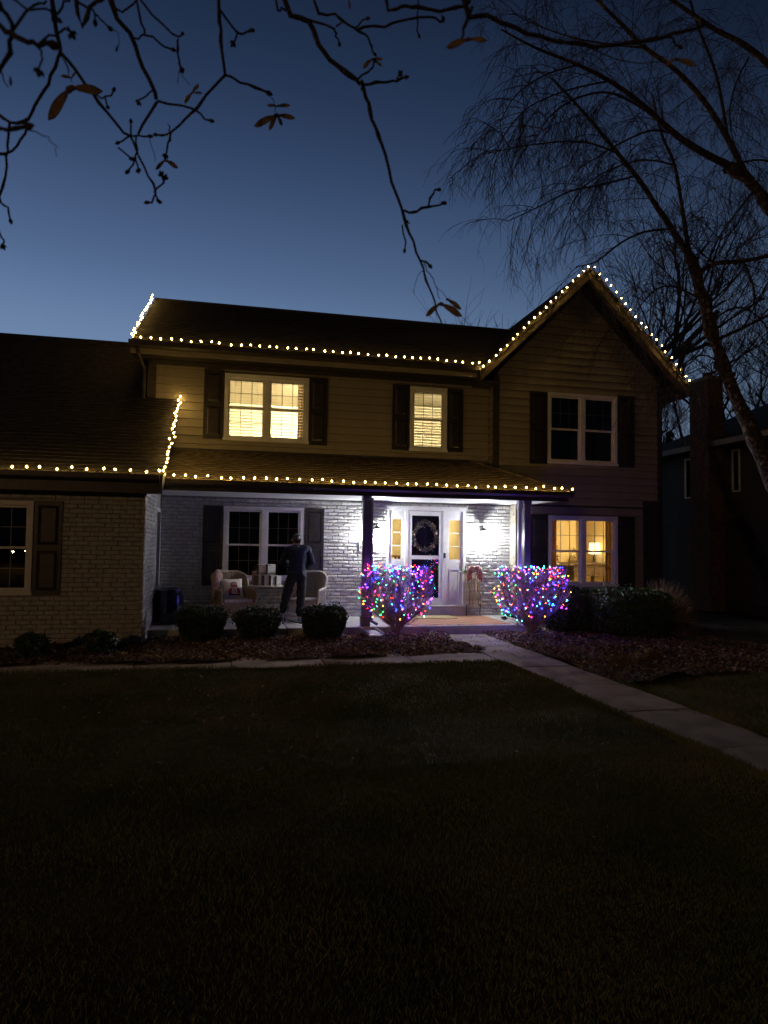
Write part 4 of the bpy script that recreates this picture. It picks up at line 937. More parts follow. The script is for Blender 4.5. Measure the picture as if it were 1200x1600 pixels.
def carton(cx, cy_, w_, d_, z0, h, rot, label, art=0):
    t = thing('carton', label, 'box', (cx, cy_, z0), R(rot), local=True); x0, x1, y0, y1 = -w_/2, w_/2, -d_/2, d_/2
    b = MB(); b.bbox(x0, x1, y0, y1, 0, h, .003); build(b, 'carton_body', 'carton', t)
    yf = y0-.0015
    b = MB(); b.box(x0-.0015, x0-.0003, y0+.004, y1-.004, .004, h-.004); build(b, 'dark_side', 'carton_dark', t)  # dark panel covering the left side of the carton
    if art:
        V = []; F = []
        for k in range(9):
            x = x0+w_*(.08+.84*(k+.5)/9); hh = h*random.uniform(.16, .34); s = w_*.055; zb = h*.06
            o = len(V); V += [(x-s,yf,zb),(x+s,yf,zb),(x,yf,zb+hh)]; F += [(o,o+1,o+2)]
        b = MB(); b.add(V, F); build(b, 'tree_print', 'print_green', t, kind='stuff')
        b = MB(); b.box(x0+w_*.12, x0+w_*.30, yf-.0006, yf, h*.86, h*.93); build(b, 'heading_print', 'print_black', t)
        b = MB(); b.box(x0+w_*.4, x0+w_*.75, yf-.0006, yf, h*.70, h*.73); build(b, 'heading_print', 'print_grey', t)
        b = MB(); b.box(x1-w_*.10, x1-w_*.03, yf-.0008, yf-.0002, h*.05, h*.35); build(b, 'yellow_print', 'print_yel', t)
    else:
        b = MB(); b.box(x0+w_*.15, x1-w_*.15, yf-.0006, yf, h*.12, h*.18); build(b, 'heading_print', 'print_grey', t)
carton(.605, 14.40, .11, .16, TT, .215, 38, 'narrow carton at the left end of the lower row on the table')
carton(.735, 14.37, .135, .14, TT, .215, 40, 'bright white carton second from left in the lower row on the table')
carton(.868, 14.39, .125, .13, TT, .21, 42, 'white carton third from left in the lower row on the table')
carton(1.00, 14.42, .125, .11, TT, .195, 35, 'small pale carton at the right end of the lower row on the table')
carton(.672, 14.39, .185, .10, TT+.2165, .216, 26, 'printed carton of string lights on top at the left of the stack', 1)
carton(.850, 14.40, .185, .10, TT+.2165, .224, 28, 'printed carton of string lights on top at the right of the stack', 1)
t = thing('paper_towel_roll', 'crumpled pinkish paper bag beside the cartons at the left of the table', 'bag', (.53, 14.48, TT), local=True)
t.name = 'paper_bag'; PW['paper_bag'] = Vector((0,0,0)); b = MB(); b.lathe([(.05,0),(.055,.10),(.045,.20),(.06,.27),(.04,.30)], 9); b.v = [(x+random.gauss(0,.006), y+random.gauss(0,.006), z+random.gauss(0,.004)) if z > 0 else (x,y,z) for x, y, z in b.v]; build(b, 'paper', 'plaid', t)

# ------------------------------------------------------------------ the man on the porch, seen from behind
def skinned(pts, edges, radii, root=0, sub=2):
    me = bpy.data.meshes.new('skeleton'); me.from_pydata(pts, edges, []); me.update(); o = bpy.data.objects.new('skeleton', me); col.objects.link(o)
    sk = o.modifiers.new('skin', 'SKIN'); sk.use_smooth_shade = True
    for i, v in enumerate(me.skin_vertices[0].data): r = radii[i]; v.radius = (r, r) if not isinstance(r, tuple) else r; v.use_root = (i == root)
    ss = o.modifiers.new('sub', 'SUBSURF'); ss.levels = sub; ss.render_levels = sub
    dg = bpy.context.evaluated_depsgraph_get(); out = bpy.data.meshes.new_from_object(o.evaluated_get(dg)); bpy.data.objects.remove(o); bpy.data.meshes.remove(me)
    return out
man = thing('person', 'man in navy sweatshirt and black trousers standing with his back turned, head bowed', 'person', (1.375, 14.02, P0), local=True)
M['skin'] = mat('skin', (.48,.29,.20), .5); M['navy'] = mat('navy_fleece', (.009,.013,.034), .9, var=.15, scale=10, bump=.5, bscale=14); M['black_cloth'] = mat('black_trousers', (.012,.012,.014), .85, bump=.4, bscale=16); M['hair'] = mat('dark_hair', (.018,.013,.010), .6, bump=.8, bscale=90); M['sneaker'] = mat('grey_sneaker', (.45,.42,.42), .6)
J = {'pel': (-.01,.02,1.00), 'wa': (.0,.04,1.12), 'ch': (.02,.08,1.36), 'up': (.02,.13,1.50), 'nk': (.01,.19,1.58), 'hd': (.00,.25,1.67), 'ht': (0,.30,1.78),
     'rs': (.215,.13,1.485), 're': (.325,.08,1.20), 'rw': (.11,.33,1.14), 'rh': (.05,.38,1.14), 'ls': (-.185,.13,1.48), 'le': (-.31,.14,1.20), 'lw': (-.11,.35,1.14), 'lh': (-.05,.41,1.14),
     'rp': (.095,.02,.94), 'rk': (.085,.00,.53), 'ra': (.06,.02,.10), 'rt': (.07,-.0+.17,.05), 'lp': (-.10,.03,.94), 'lk': (-.21,.06,.54), 'la': (-.27,.26,.16), 'lt': (-.275,.40,.05)}
names = list(J); ix = {n: i for i, n in enumerate(names)}
pts = [J[n] for n in names]; E_ = [('pel','wa'),('wa','ch'),('ch','up'),('up','nk'),('nk','hd'),('hd','ht'),('up','rs'),('rs','re'),('re','rw'),('rw','rh'),('up','ls'),('ls','le'),('le','lw'),('lw','lh'),('pel','rp'),('rp','rk'),('rk','ra'),('ra','rt'),('pel','lp'),('lp','lk'),('lk','la'),('la','lt')]
rad = {'pel':(.14,.11),'wa':(.15,.115),'ch':(.165,.125),'up':(.125,.09),'nk':.052,'hd':(.076,.092),'ht':(.062,.078),'rs':.062,'re':.045,'rw':.028,'rh':(.036,.018),'ls':.062,'le':.045,'lw':.028,'lh':(.036,.018),'rp':.088,'rk':.058,'ra':.040,'rt':(.040,.028),'lp':.088,'lk':.058,'la':.040,'lt':(.040,.028)}
edges = [(ix[a], ix[b]) for a, b in E_]; radii = [rad[n] for n in names]
for h, s in (('rh', -1), ('lh', 1)):                     # five fingers on each hand
    hp = Vector(J[h])
    for k, (dx, l) in enumerate(((-.026,.062),(-.009,.072),(.009,.068),(.026,.052))):
        i0 = len(pts); pts += [(hp+Vector((dx,.045,0)))[:], (hp+Vector((dx*1.1,.045+l*.6,-.012)))[:], (hp+Vector((dx*1.1,.045+l,-.04)))[:]]; radii += [.0095,.0085,.0075]; edges += [(ix[h], i0), (i0, i0+1), (i0+1, i0+2)]
    i0 = len(pts); pts += [(hp+Vector((s*.045,.015,-.01)))[:], (hp+Vector((s*.062,.055,-.02)))[:]]; radii += [.011,.009]; edges += [(ix[h], i0), (i0, i0+1)]
body = link('body', skinned(pts, edges, radii), 'skin', man, (0,0,0), True)
def sub(ns, es, rr, root=0): return skinned([J[n] if isinstance(n, str) else n for n in ns], es, rr, root)
ns = ['wa', 'ch', 'up', 'rs', 're', 'rw', 'ls', 'le', 'lw', (-.01,.02,1.045), (.012,.165,1.555)]
me = sub(ns, [(9,0),(0,1),(1,2),(2,3),(3,4),(4,5),(2,6),(6,7),(7,8),(2,10)], [(.190,.150),(.208,.160),(.160,.115),.092,.078,.056,.092,.078,.056,(.178,.140),.072], 0)
rr = random.Random(3)
for v in me.vertices:                                     # cloth folds
    p = v.co; f = .010*math.sin(38*p.z+9*p.x+4*math.sin(14*p.y))+.007*math.sin(60*p.z-25*p.x); v.co += v.normal*f*(.5+.8*(p.z < 1.3))
link('sweatshirt', me, 'navy', man, (0,0,0), True)
b = MB(); b.lathe([(.075,0),(.085,.02),(.08,.045),(.065,.05)], 14, (.012,.165,1.535)); build(b, 'collar', 'navy', man, smooth=True)
ns = ['pel', 'rp', 'rk', 'ra', 'lp', 'lk', 'la', (0,.035,1.09)]
J['ra2'] = (.062,.02,.11); me = sub(ns, [(7,0),(0,1),(1,2),(2,3),(0,4),(4,5),(5,6)], [(.172,.140),.125,.098,.082,.125,.098,.082,(.162,.128)], 0)
for v in me.vertices:
    p = v.co; v.co += v.normal*(.007*math.sin(34*p.z+11*p.x)+.004*math.sin(70*p.z))
link('trousers', me, 'black_cloth', man, (0,0,0), True)
b = MB(); hb = bmesh.new(); bmesh.ops.create_icosphere(hb, subdivisions=3, radius=1)
for v in hb.verts:
    c = v.co; c.x *= .090; c.y *= .106; c.z *= .112; q = Vector((0, .262, 1.715))
    if c.y > .045 and c.z < .02: c.y = .045
    c.z = max(c.z, -.085); v.co = c*(1+.03*math.sin(60*c.x+50*c.z))+q
b.addbm(hb); build(b, 'hair', 'hair', man, smooth=True)
for nx, ny, nz, up in ((.065,.085,.0,0), (-.272,.33,.0,1)):
    me = skinned([(nx,ny-.10,.055+.05*up),(nx,ny,.055+.02*up),(nx+.005,ny+.12,.042),(nx+.006,ny+.17,.036)], [(0,1),(1,2),(2,3)], [(.042,.045),(.046,.048),(.048,.036),(.036,.028)], 1)
    link('shoe', me, 'sneaker', man, (0,0,0), True)
for s in (-1, 1): b = MB(); b.lathe([(.004,-.028),(.012,-.02),(.016,.01),(.010,.03),(.003,.034)], 7, (s*.088,.262,1.68)); build(b, 'ear', 'skin', man, smooth=True)
# extension cord over the slab
b = MB(); b.tube([(1.22,14.6,P0+.008),(1.28,14.2,P0+.008),(1.42,13.8,P0+.008),(1.58,13.4,P0+.008),(1.66,13.14,P0+.008),(1.68,13.085,P0-.02),(1.70,13.05,.06)], .009, sides=6); tag(build(b, 'extension_cord', 'black'), 'black extension cord running across the porch floor to the slab edge', 'cord')
# splash block by the left post
t = thing('splash_block', 'pale plastic splash block lying tilted below the left porch post', 'splash block', (2.72, 12.95, .05), R(12), local=True)
b = MB(); b.add([(-.16,-.25,.0),(.16,-.25,.0),(.14,.18,.06),(-.14,.18,.06),(-.16,-.25,.02),(.16,-.25,.02),(.14,.18,.08),(-.14,.18,.08)], [(0,3,2,1),(4,5,6,7),(0,1,5,4),(1,2,6,5),(2,3,7,6),(3,0,4,7)]); build(b, 'tray', 'metal', t)
for s in (-1, 1): b = MB(); b.tube([(s*.16,-.25,.045),(s*.14,.18,.11)], .018, sides=6); build(b, 'side_lip', 'metal', t)
b = MB(); b.tube([(-.14,.18,.11),(.14,.18,.11)], .018, sides=6); build(b, 'end_lip', 'metal', t)

# ------------------------------------------------------------------ clipped hedges and shrubs
def hedge(x0, x1, y0, y1, z1, n, name, label, m, s0=.018, s1=.034, rnd=3.0, group=None, z0=.06, bulge=0.0, rough=.03, cat='shrub'):
    cx, cy_, rx, ry, rz = (x0+x1)/2, (y0+y1)/2, (x1-x0)/2, (y1-y0)/2, (z1-z0)/2; cz = (z0+z1)/2
    t = thing(name, label, cat, (cx, cy_, 0), 0, group, local=True)
    d = rng.normal(size=(n, 3)); d /= (np.abs(d)**rnd).sum(1)[:,None]**(1/rnd)
    rad = 1-np.abs(rng.normal(0, .10, n))+(rng.random(n) < .05)*rng.uniform(0, .22, n)*(d[:,2] > -.2); rad *= 1+rough*(np.sin(7*d[:,0]+3*d[:,2])+np.sin(9*d[:,1]-4*d[:,2]+1))
    C = d*rad[:,None]*np.array([rx, ry, rz]); C[:,2] += cz; C[:,:2] *= (1+bulge*(C[:,2:3]-cz)/rz)
    q = rng.normal(size=(n, 3)); q /= np.linalg.norm(q, axis=1)[:,None]; u = np.cross(q, rng.normal(size=(n, 3))); u /= np.linalg.norm(u, axis=1)[:,None]
    S = rng.uniform(s0, s1, n)[:,None]; V = np.stack([C-q*S, C+u*S*.5, C+q*S, C-u*S*.5], 1).reshape(-1, 3); i = np.arange(n)*4
    nptri('foliage', V, np.concatenate([np.stack([i, i+1, i+2], 1), np.stack([i, i+2, i+3], 1)]), m, t, kind='stuff')
    b = MB()
    for k in range(7):
        a = random.uniform(0, 2*PI); b.tube([(.05*math.cos(a),.05*math.sin(a),0),(.3*rx*math.cos(a),.3*ry*math.sin(a),z1*.4),(.75*rx*math.cos(a),.75*ry*math.sin(a),z1*.85)], .014, .006, 5)
    build(b, 'stems', 'bark', t)
    b = MB(); hb = bmesh.new(); bmesh.ops.create_icosphere(hb, subdivisions=3, radius=1)
    for v in hb.verts:
        c = v.co; k = (abs(c.x)**rnd+abs(c.y)**rnd+abs(c.z)**rnd)**(1/rnd); v.co = Vector((c.x/k*rx*.80, c.y/k*ry*.80, cz+c.z/k*rz*.80))
    b.addbm(hb); build(b, 'inner_foliage', m, t)
    return t
g_ = 'clipped boxwoods in front of the porch'
hedge(-.86, -.06, 12.35, 13.0, .62, 6500, 'boxwood', 'clipped dark boxwood leftmost in front of the porch, near the blue planter', 'leaf_dark', group=g_, rnd=4.0, bulge=.08, rough=.05)
hedge(.14, .91, 12.28, 12.95, .60, 6500, 'boxwood', 'clipped dark boxwood in the middle, in front of the folding table', 'leaf_dark', group=g_, rnd=3.0, bulge=.12, rough=.06)
hedge(1.36, 2.14, 12.4, 13.0, .62, 6500, 'boxwood', 'clipped dark boxwood rightmost in front of the porch, before the pale armchair', 'leaf_dark', group=g_, rnd=5.0, bulge=.05, rough=.045)
hedge(6.30, 7.50, 12.5, 13.6, .98, 7500, 'evergreen_shrub', 'loose dark evergreen shrub just right of the right lighted bush', 'leaf_green', .022, .045, 2.4, rough=.07)
hedge(7.20, 8.75, 11.9, 13.4, .96, 11000, 'evergreen_hedge', 'broad flat topped evergreen hedge below the right lit window', 'leaf_green', .020, .040, 5.0, rough=.03, cat='hedge')
hedge(-3.05, -2.62, 10.9, 11.3, .40, 1600, 'small_shrub', 'small dark shrub at the far left foot of the garage wall', 'leaf_green', .02, .04, 2.2, rough=.1)
hedge(-2.14, -1.70, 11.1, 11.5, .40, 1600, 'small_shrub', 'small dark shrub at the garage wall near the corner', 'leaf_green', .02, .04, 2.2, rough=.1)
for k, (x, y) in enumerate(((5.75, 9.2), (6.5, 9.6))):
    hedge(x-.2, x+.2, y-.18, y+.18, .20, 500, 'ground_plant', ('low withered plant in the right bed beside the front walk', 'low withered plant in the right bed farther from the walk')[k], 'drystem', .02, .05, 2.0, z0=.0)
# dry ornamental grass / bare shrub at the right end
t = thing('dry_shrub', 'rounded bare brown twiggy shrub at the right end of the hedge', 'shrub', (9.25, 13.1, 0), local=True)
b = MB()
for k in range(900):
    a = random.uniform(0, 2*PI); el = math.acos(random.uniform(0, 1)); r = random.uniform(.75, 1.0); d = Vector((math.sin(el)*math.cos(a)*.78, math.sin(el)*math.sin(a)*.65, math.cos(el)*1.22*r))
    b.tube([(d.x*.05,d.y*.05,0),(d.x*.55,d.y*.55,d.z*.6),(d.x+random.gauss(0,.03),d.y+random.gauss(0,.03),d.z)], .0045, .002, 3, cap=False)
build(b, 'stems', 'drystem', t, kind='stuff')

# ------------------------------------------------------------------ the two vase-shaped twig bushes wound with coloured lights
COLS = [('red', (1.0,.005,.003), .7), ('orange', (1.0,.075,.005), .9), ('amber', (1.0,.22,.014), .7), ('green', (.006,.6,.07), .55), ('blue', (.006,.010,1.0), 2.6), ('violet', (.13,.010,1.0), 2.0), ('aqua', (.05,.6,.75), .5), ('pink', (1.0,.018,.28), .7)]
MINI = []
for nme, c, s in COLS:
    M['mini_'+nme] = emis('mini_bulb_'+nme, c, E_MINI*s, c)
MINIW = [1.2, 1.6, 1.8, 2.0, 3.4, 1.9, 1.7, .4]
def env(z, H, Wd):                                        # half width of the vase at height z
    f = z/H
    return Wd*(.14+.97*min(1, f/.52)**.62 if f < .52 else 1.11-.12*max(0, (f-.75))/.25)*.90
def lighted_bush(loc, H, Wd, nb, seed, lab, lab2):
    rr = random.Random(seed); t = thing('twig_bush', lab, 'bush', loc, local=True)
    tw = MB(); tips = []
    for k in range(24):
        a = 2*PI*k/24+rr.gauss(0,.2); q = rr.random()**.5; e = env(H, H, Wd)*q; lean = .35 if k%3 else .7
        top = Vector((e*math.cos(a), e*math.sin(a)*.85, H*(.84+.16*rr.random()))); w = env(H*.5, H, Wd)*q*1.02
        p = [Vector((.05*math.cos(a), .05*math.sin(a), 0)), Vector((.10*math.cos(a), .10*math.sin(a), .16+.08*rr.random())), Vector((w*.72*math.cos(a), w*.62*math.sin(a), H*.40+rr.gauss(0,.04))), Vector((w*math.cos(a+rr.gauss(0,.1)), w*.88*math.sin(a), H*.66)), top]
        b = MB(); b.tube([v[:] for v in p], .020+.012*(k%4 == 0), .0035, 6); build(b, 'stem', 'redtwig', t)
        for j in range(23):
            f = rr.uniform(.16, .98); s = f*4; i = min(3, int(s)); o = p[i].lerp(p[i+1], s-i); l = rr.uniform(.20, .46)
            d = Vector((rr.gauss(0,.55)+o.x*.6, rr.gauss(0,.55)+o.y*.6, rr.uniform(.5, 1.3))).normalized(); e1 = o+d*l
            ev_ = env(max(.1, min(e1.z, H)), H, Wd); rxy = math.hypot(e1.x, e1.y/.88)
            if rxy > ev_: e1.x *= ev_/rxy; e1.y *= ev_/rxy
            e1.z = min(e1.z, H*rr.uniform(.86, 1.03)); m1 = o.lerp(e1, .5)+Vector((rr.gauss(0,.02), rr.gauss(0,.02), rr.gauss(0,.01)))
            tw.tube([o[:], m1[:], e1[:]], .0062, .0034, 3, cap=False); tips.append(e1)
            for q_ in range(4):
                o2 = o.lerp(e1, rr.uniform(.35, .9)); l2 = rr.uniform(.08, .2); d2 = (d+Vector((rr.gauss(0,.6), rr.gauss(0,.6), rr.gauss(.2,.4)))).normalized(); e2 = o2+d2*l2; e2.z = min(e2.z, H*1.02)
                r2 = math.hypot(e2.x, e2.y/.88); v2 = env(max(.1, min(e2.z, H)), H, Wd)*1.03
                if r2 > v2: e2.x *= v2/r2; e2.y *= v2/r2
                tw.tube([o2[:], o2.lerp(e2, .5)[:], e2[:]], 0.0040, .0024, 3, cap=False)
    build(tw, 'twigs', 'redtwig', t, kind='stuff')
    s = thing('string_lights', lab2, 'string lights', loc, 0, 'multicoloured light strings on the twig bushes', local=True)
    protos = {}; pos = []
    for k in range(nb):
        z = H*(.25+.76*rr.random()**.9) if k > nb*.30 else H*rr.uniform(.86, 1.04)
        e = env(min(z, H), H, Wd); a = rr.uniform(0, 2*PI); q = rr.uniform(.80, 1.03)*(1 if rr.random() < .8 else .7) if z < H*.93 else rr.random()**.5
        pos.append(Vector((e*q*math.cos(a), e*q*math.sin(a)*.88, min(z, H*1.02)+.01)))
    bm_ = MB(); bm_.lathe([(.0015,-.008),(.005,-.003),(.005,.005),(.0015,.011)], 6)
    for p in pos:
        ci = rr.choices(range(8), MINIW)[0]; rot = (rr.uniform(-1.2,1.2), rr.uniform(-1.2,1.2), 0)
        if ci not in protos:
            x = MB(); x.v, x.f, x.m = list(bm_.v), list(bm_.f), list(bm_.m); o = build(x, 'bulb', 'mini_'+COLS[ci][0], s); o.location = p; protos[ci] = o
        else:
            o = protos[ci].copy(); col.objects.link(o); o.parent = s; o.location = p
        o.rotation_euler = rot
    left = pos[:]; cur = min(left, key=lambda v: v.z); path = [cur]; left.remove(cur)
    while left:
        nx = min(left, key=lambda v: (v-cur).length_squared); left.remove(nx); path.append(nx); cur = nx
    c = MB(); seg = []
    for p, q in zip(path[:-1], path[1:]):
        if (p-q).length < 5: seg.append((p, q))
    for p, q in seg: c.tube([p[:], (p.lerp(q, .5)-Vector((0,0,.02)))[:], q[:]], .0024, sides=3, cap=False)
    build(c, 'cord', 'cord_green', s)
lighted_bush((3.22, 12.92, .03), 1.33, .74, 285, 5, 'bare vase shaped bush with coloured lights before the door, left of walk', 'coloured mini lights wound round the left bush before the door')
lighted_bush((5.84, 12.50, .03), 1.33, .78, 285, 9, 'vase shaped bare bush wound with coloured lights right of the walk', 'coloured mini lights wound round the right bush beside the walk')

# ------------------------------------------------------------------ warm bulb strings along the eaves
def bulb_string(label, path, sp, up, jit=.02, seed=1):
    rr = random.Random(seed); path = [Vector(p) for p in path]; t = thing('string_lights', label, 'string lights', path[0], 0, 'warm white light strings along the roof edges')
    proto = []; up = Vector(up).normalized(); cordpts = []
    for a, b_ in zip(path[:-1], path[1:]):
        L_ = (b_-a).length; n = max(1, int(round(L_/sp)))
        for i in range(n+(1 if b_ == path[-1] else 0)):
            p = a.lerp(b_, i/n)+Vector((rr.gauss(0, jit*.6), rr.gauss(0, jit*.4), rr.gauss(0, jit*.5))); cordpts.append(p)
            q = (Vector((0,0,1)).rotation_difference(up)).to_euler(); q.rotate_axis('X', rr.gauss(0,.32)); q.rotate_axis('Y', rr.gauss(0,.32))
            if not proto:
              for k_ in range(3):
                m = MB(); m.lathe([(.004,.020),(.010,.028),(.0105,.042),(.004,.054)], 6, (0,0,0), 0); m.lathe([(.010,.012),(.023,.020),(.029,.034),(.024,.052),(.007,.070)], 8, (0,0,0), 2); m.lathe([(.013,-.012),(.013,.014)], 6, (0,0,0), 1)
                me = bpy.data.meshes.new('bulb'); me.from_pydata(m.v, [], m.f); me.polygons.foreach_set('material_index', m.m); me.materials.append(M['bulb_core%d' % k_]); me.materials.append(M['cord']); me.materials.append(M['bulb_glass']); proto.append(me)
            o = bpy.data.objects.new('bulb', rr.choice(proto)); col.objects.link(o); o.parent = t; o.location = p-PW[t.name]; o.rotation_euler = q
    c = MB(); pts = []
    for p, q in zip(cordpts[:-1], cordpts[1:]):
        pts += [p-up*.012, (p.lerp(q, .5)-up*.024-Vector((0,0,rr.uniform(.004,.022))))]
    pts.append(cordpts[-1]-up*.012); c.tube([p[:] for p in pts], .005, sides=4); build(c, 'cord', 'cord', t)
bulb_string('warm bulb string climbing the left rake of the main roof', [(-2.05,14.50,5.95),(-2.10,18.48,8.21)], .20, (-.25,-.3,1), seed=2)
bulb_string('warm bulb string along the long upper gutter of the main roof', [(-1.86,14.44,5.93),(5.46,14.44,5.93)], .200, (0,-.15,1), seed=3)
bulb_string('warm bulb string up the left slope of the front gable', [(5.52,14.33,5.83),(8.16,14.33,8.42)], .190, (-.6,-.4,.7), seed=4)
bulb_string('warm bulb string down the right slope of the front gable', [(8.30,14.33,8.41),(10.86,14.33,5.84)], .196, (.6,-.4,.7), seed=5)
bulb_string('warm bulb string along the garage gutter at the left', [(-6.8,11.80,2.93),(-1.16,11.80,2.93)], .225, (0,-.15,1), seed=6)
bulb_string('warm bulb string climbing the right rake of the garage roof', [(-1.11,11.88,2.95),(-1.11,14.92,4.84)], .165, (.35,-.25,1), jit=.025, seed=7)
bulb_string('warm bulb string along the porch roof gutter', [(-1.02,12.745,2.955),(6.86,12.745,2.955)], .205, (0,-.15,1), seed=8)

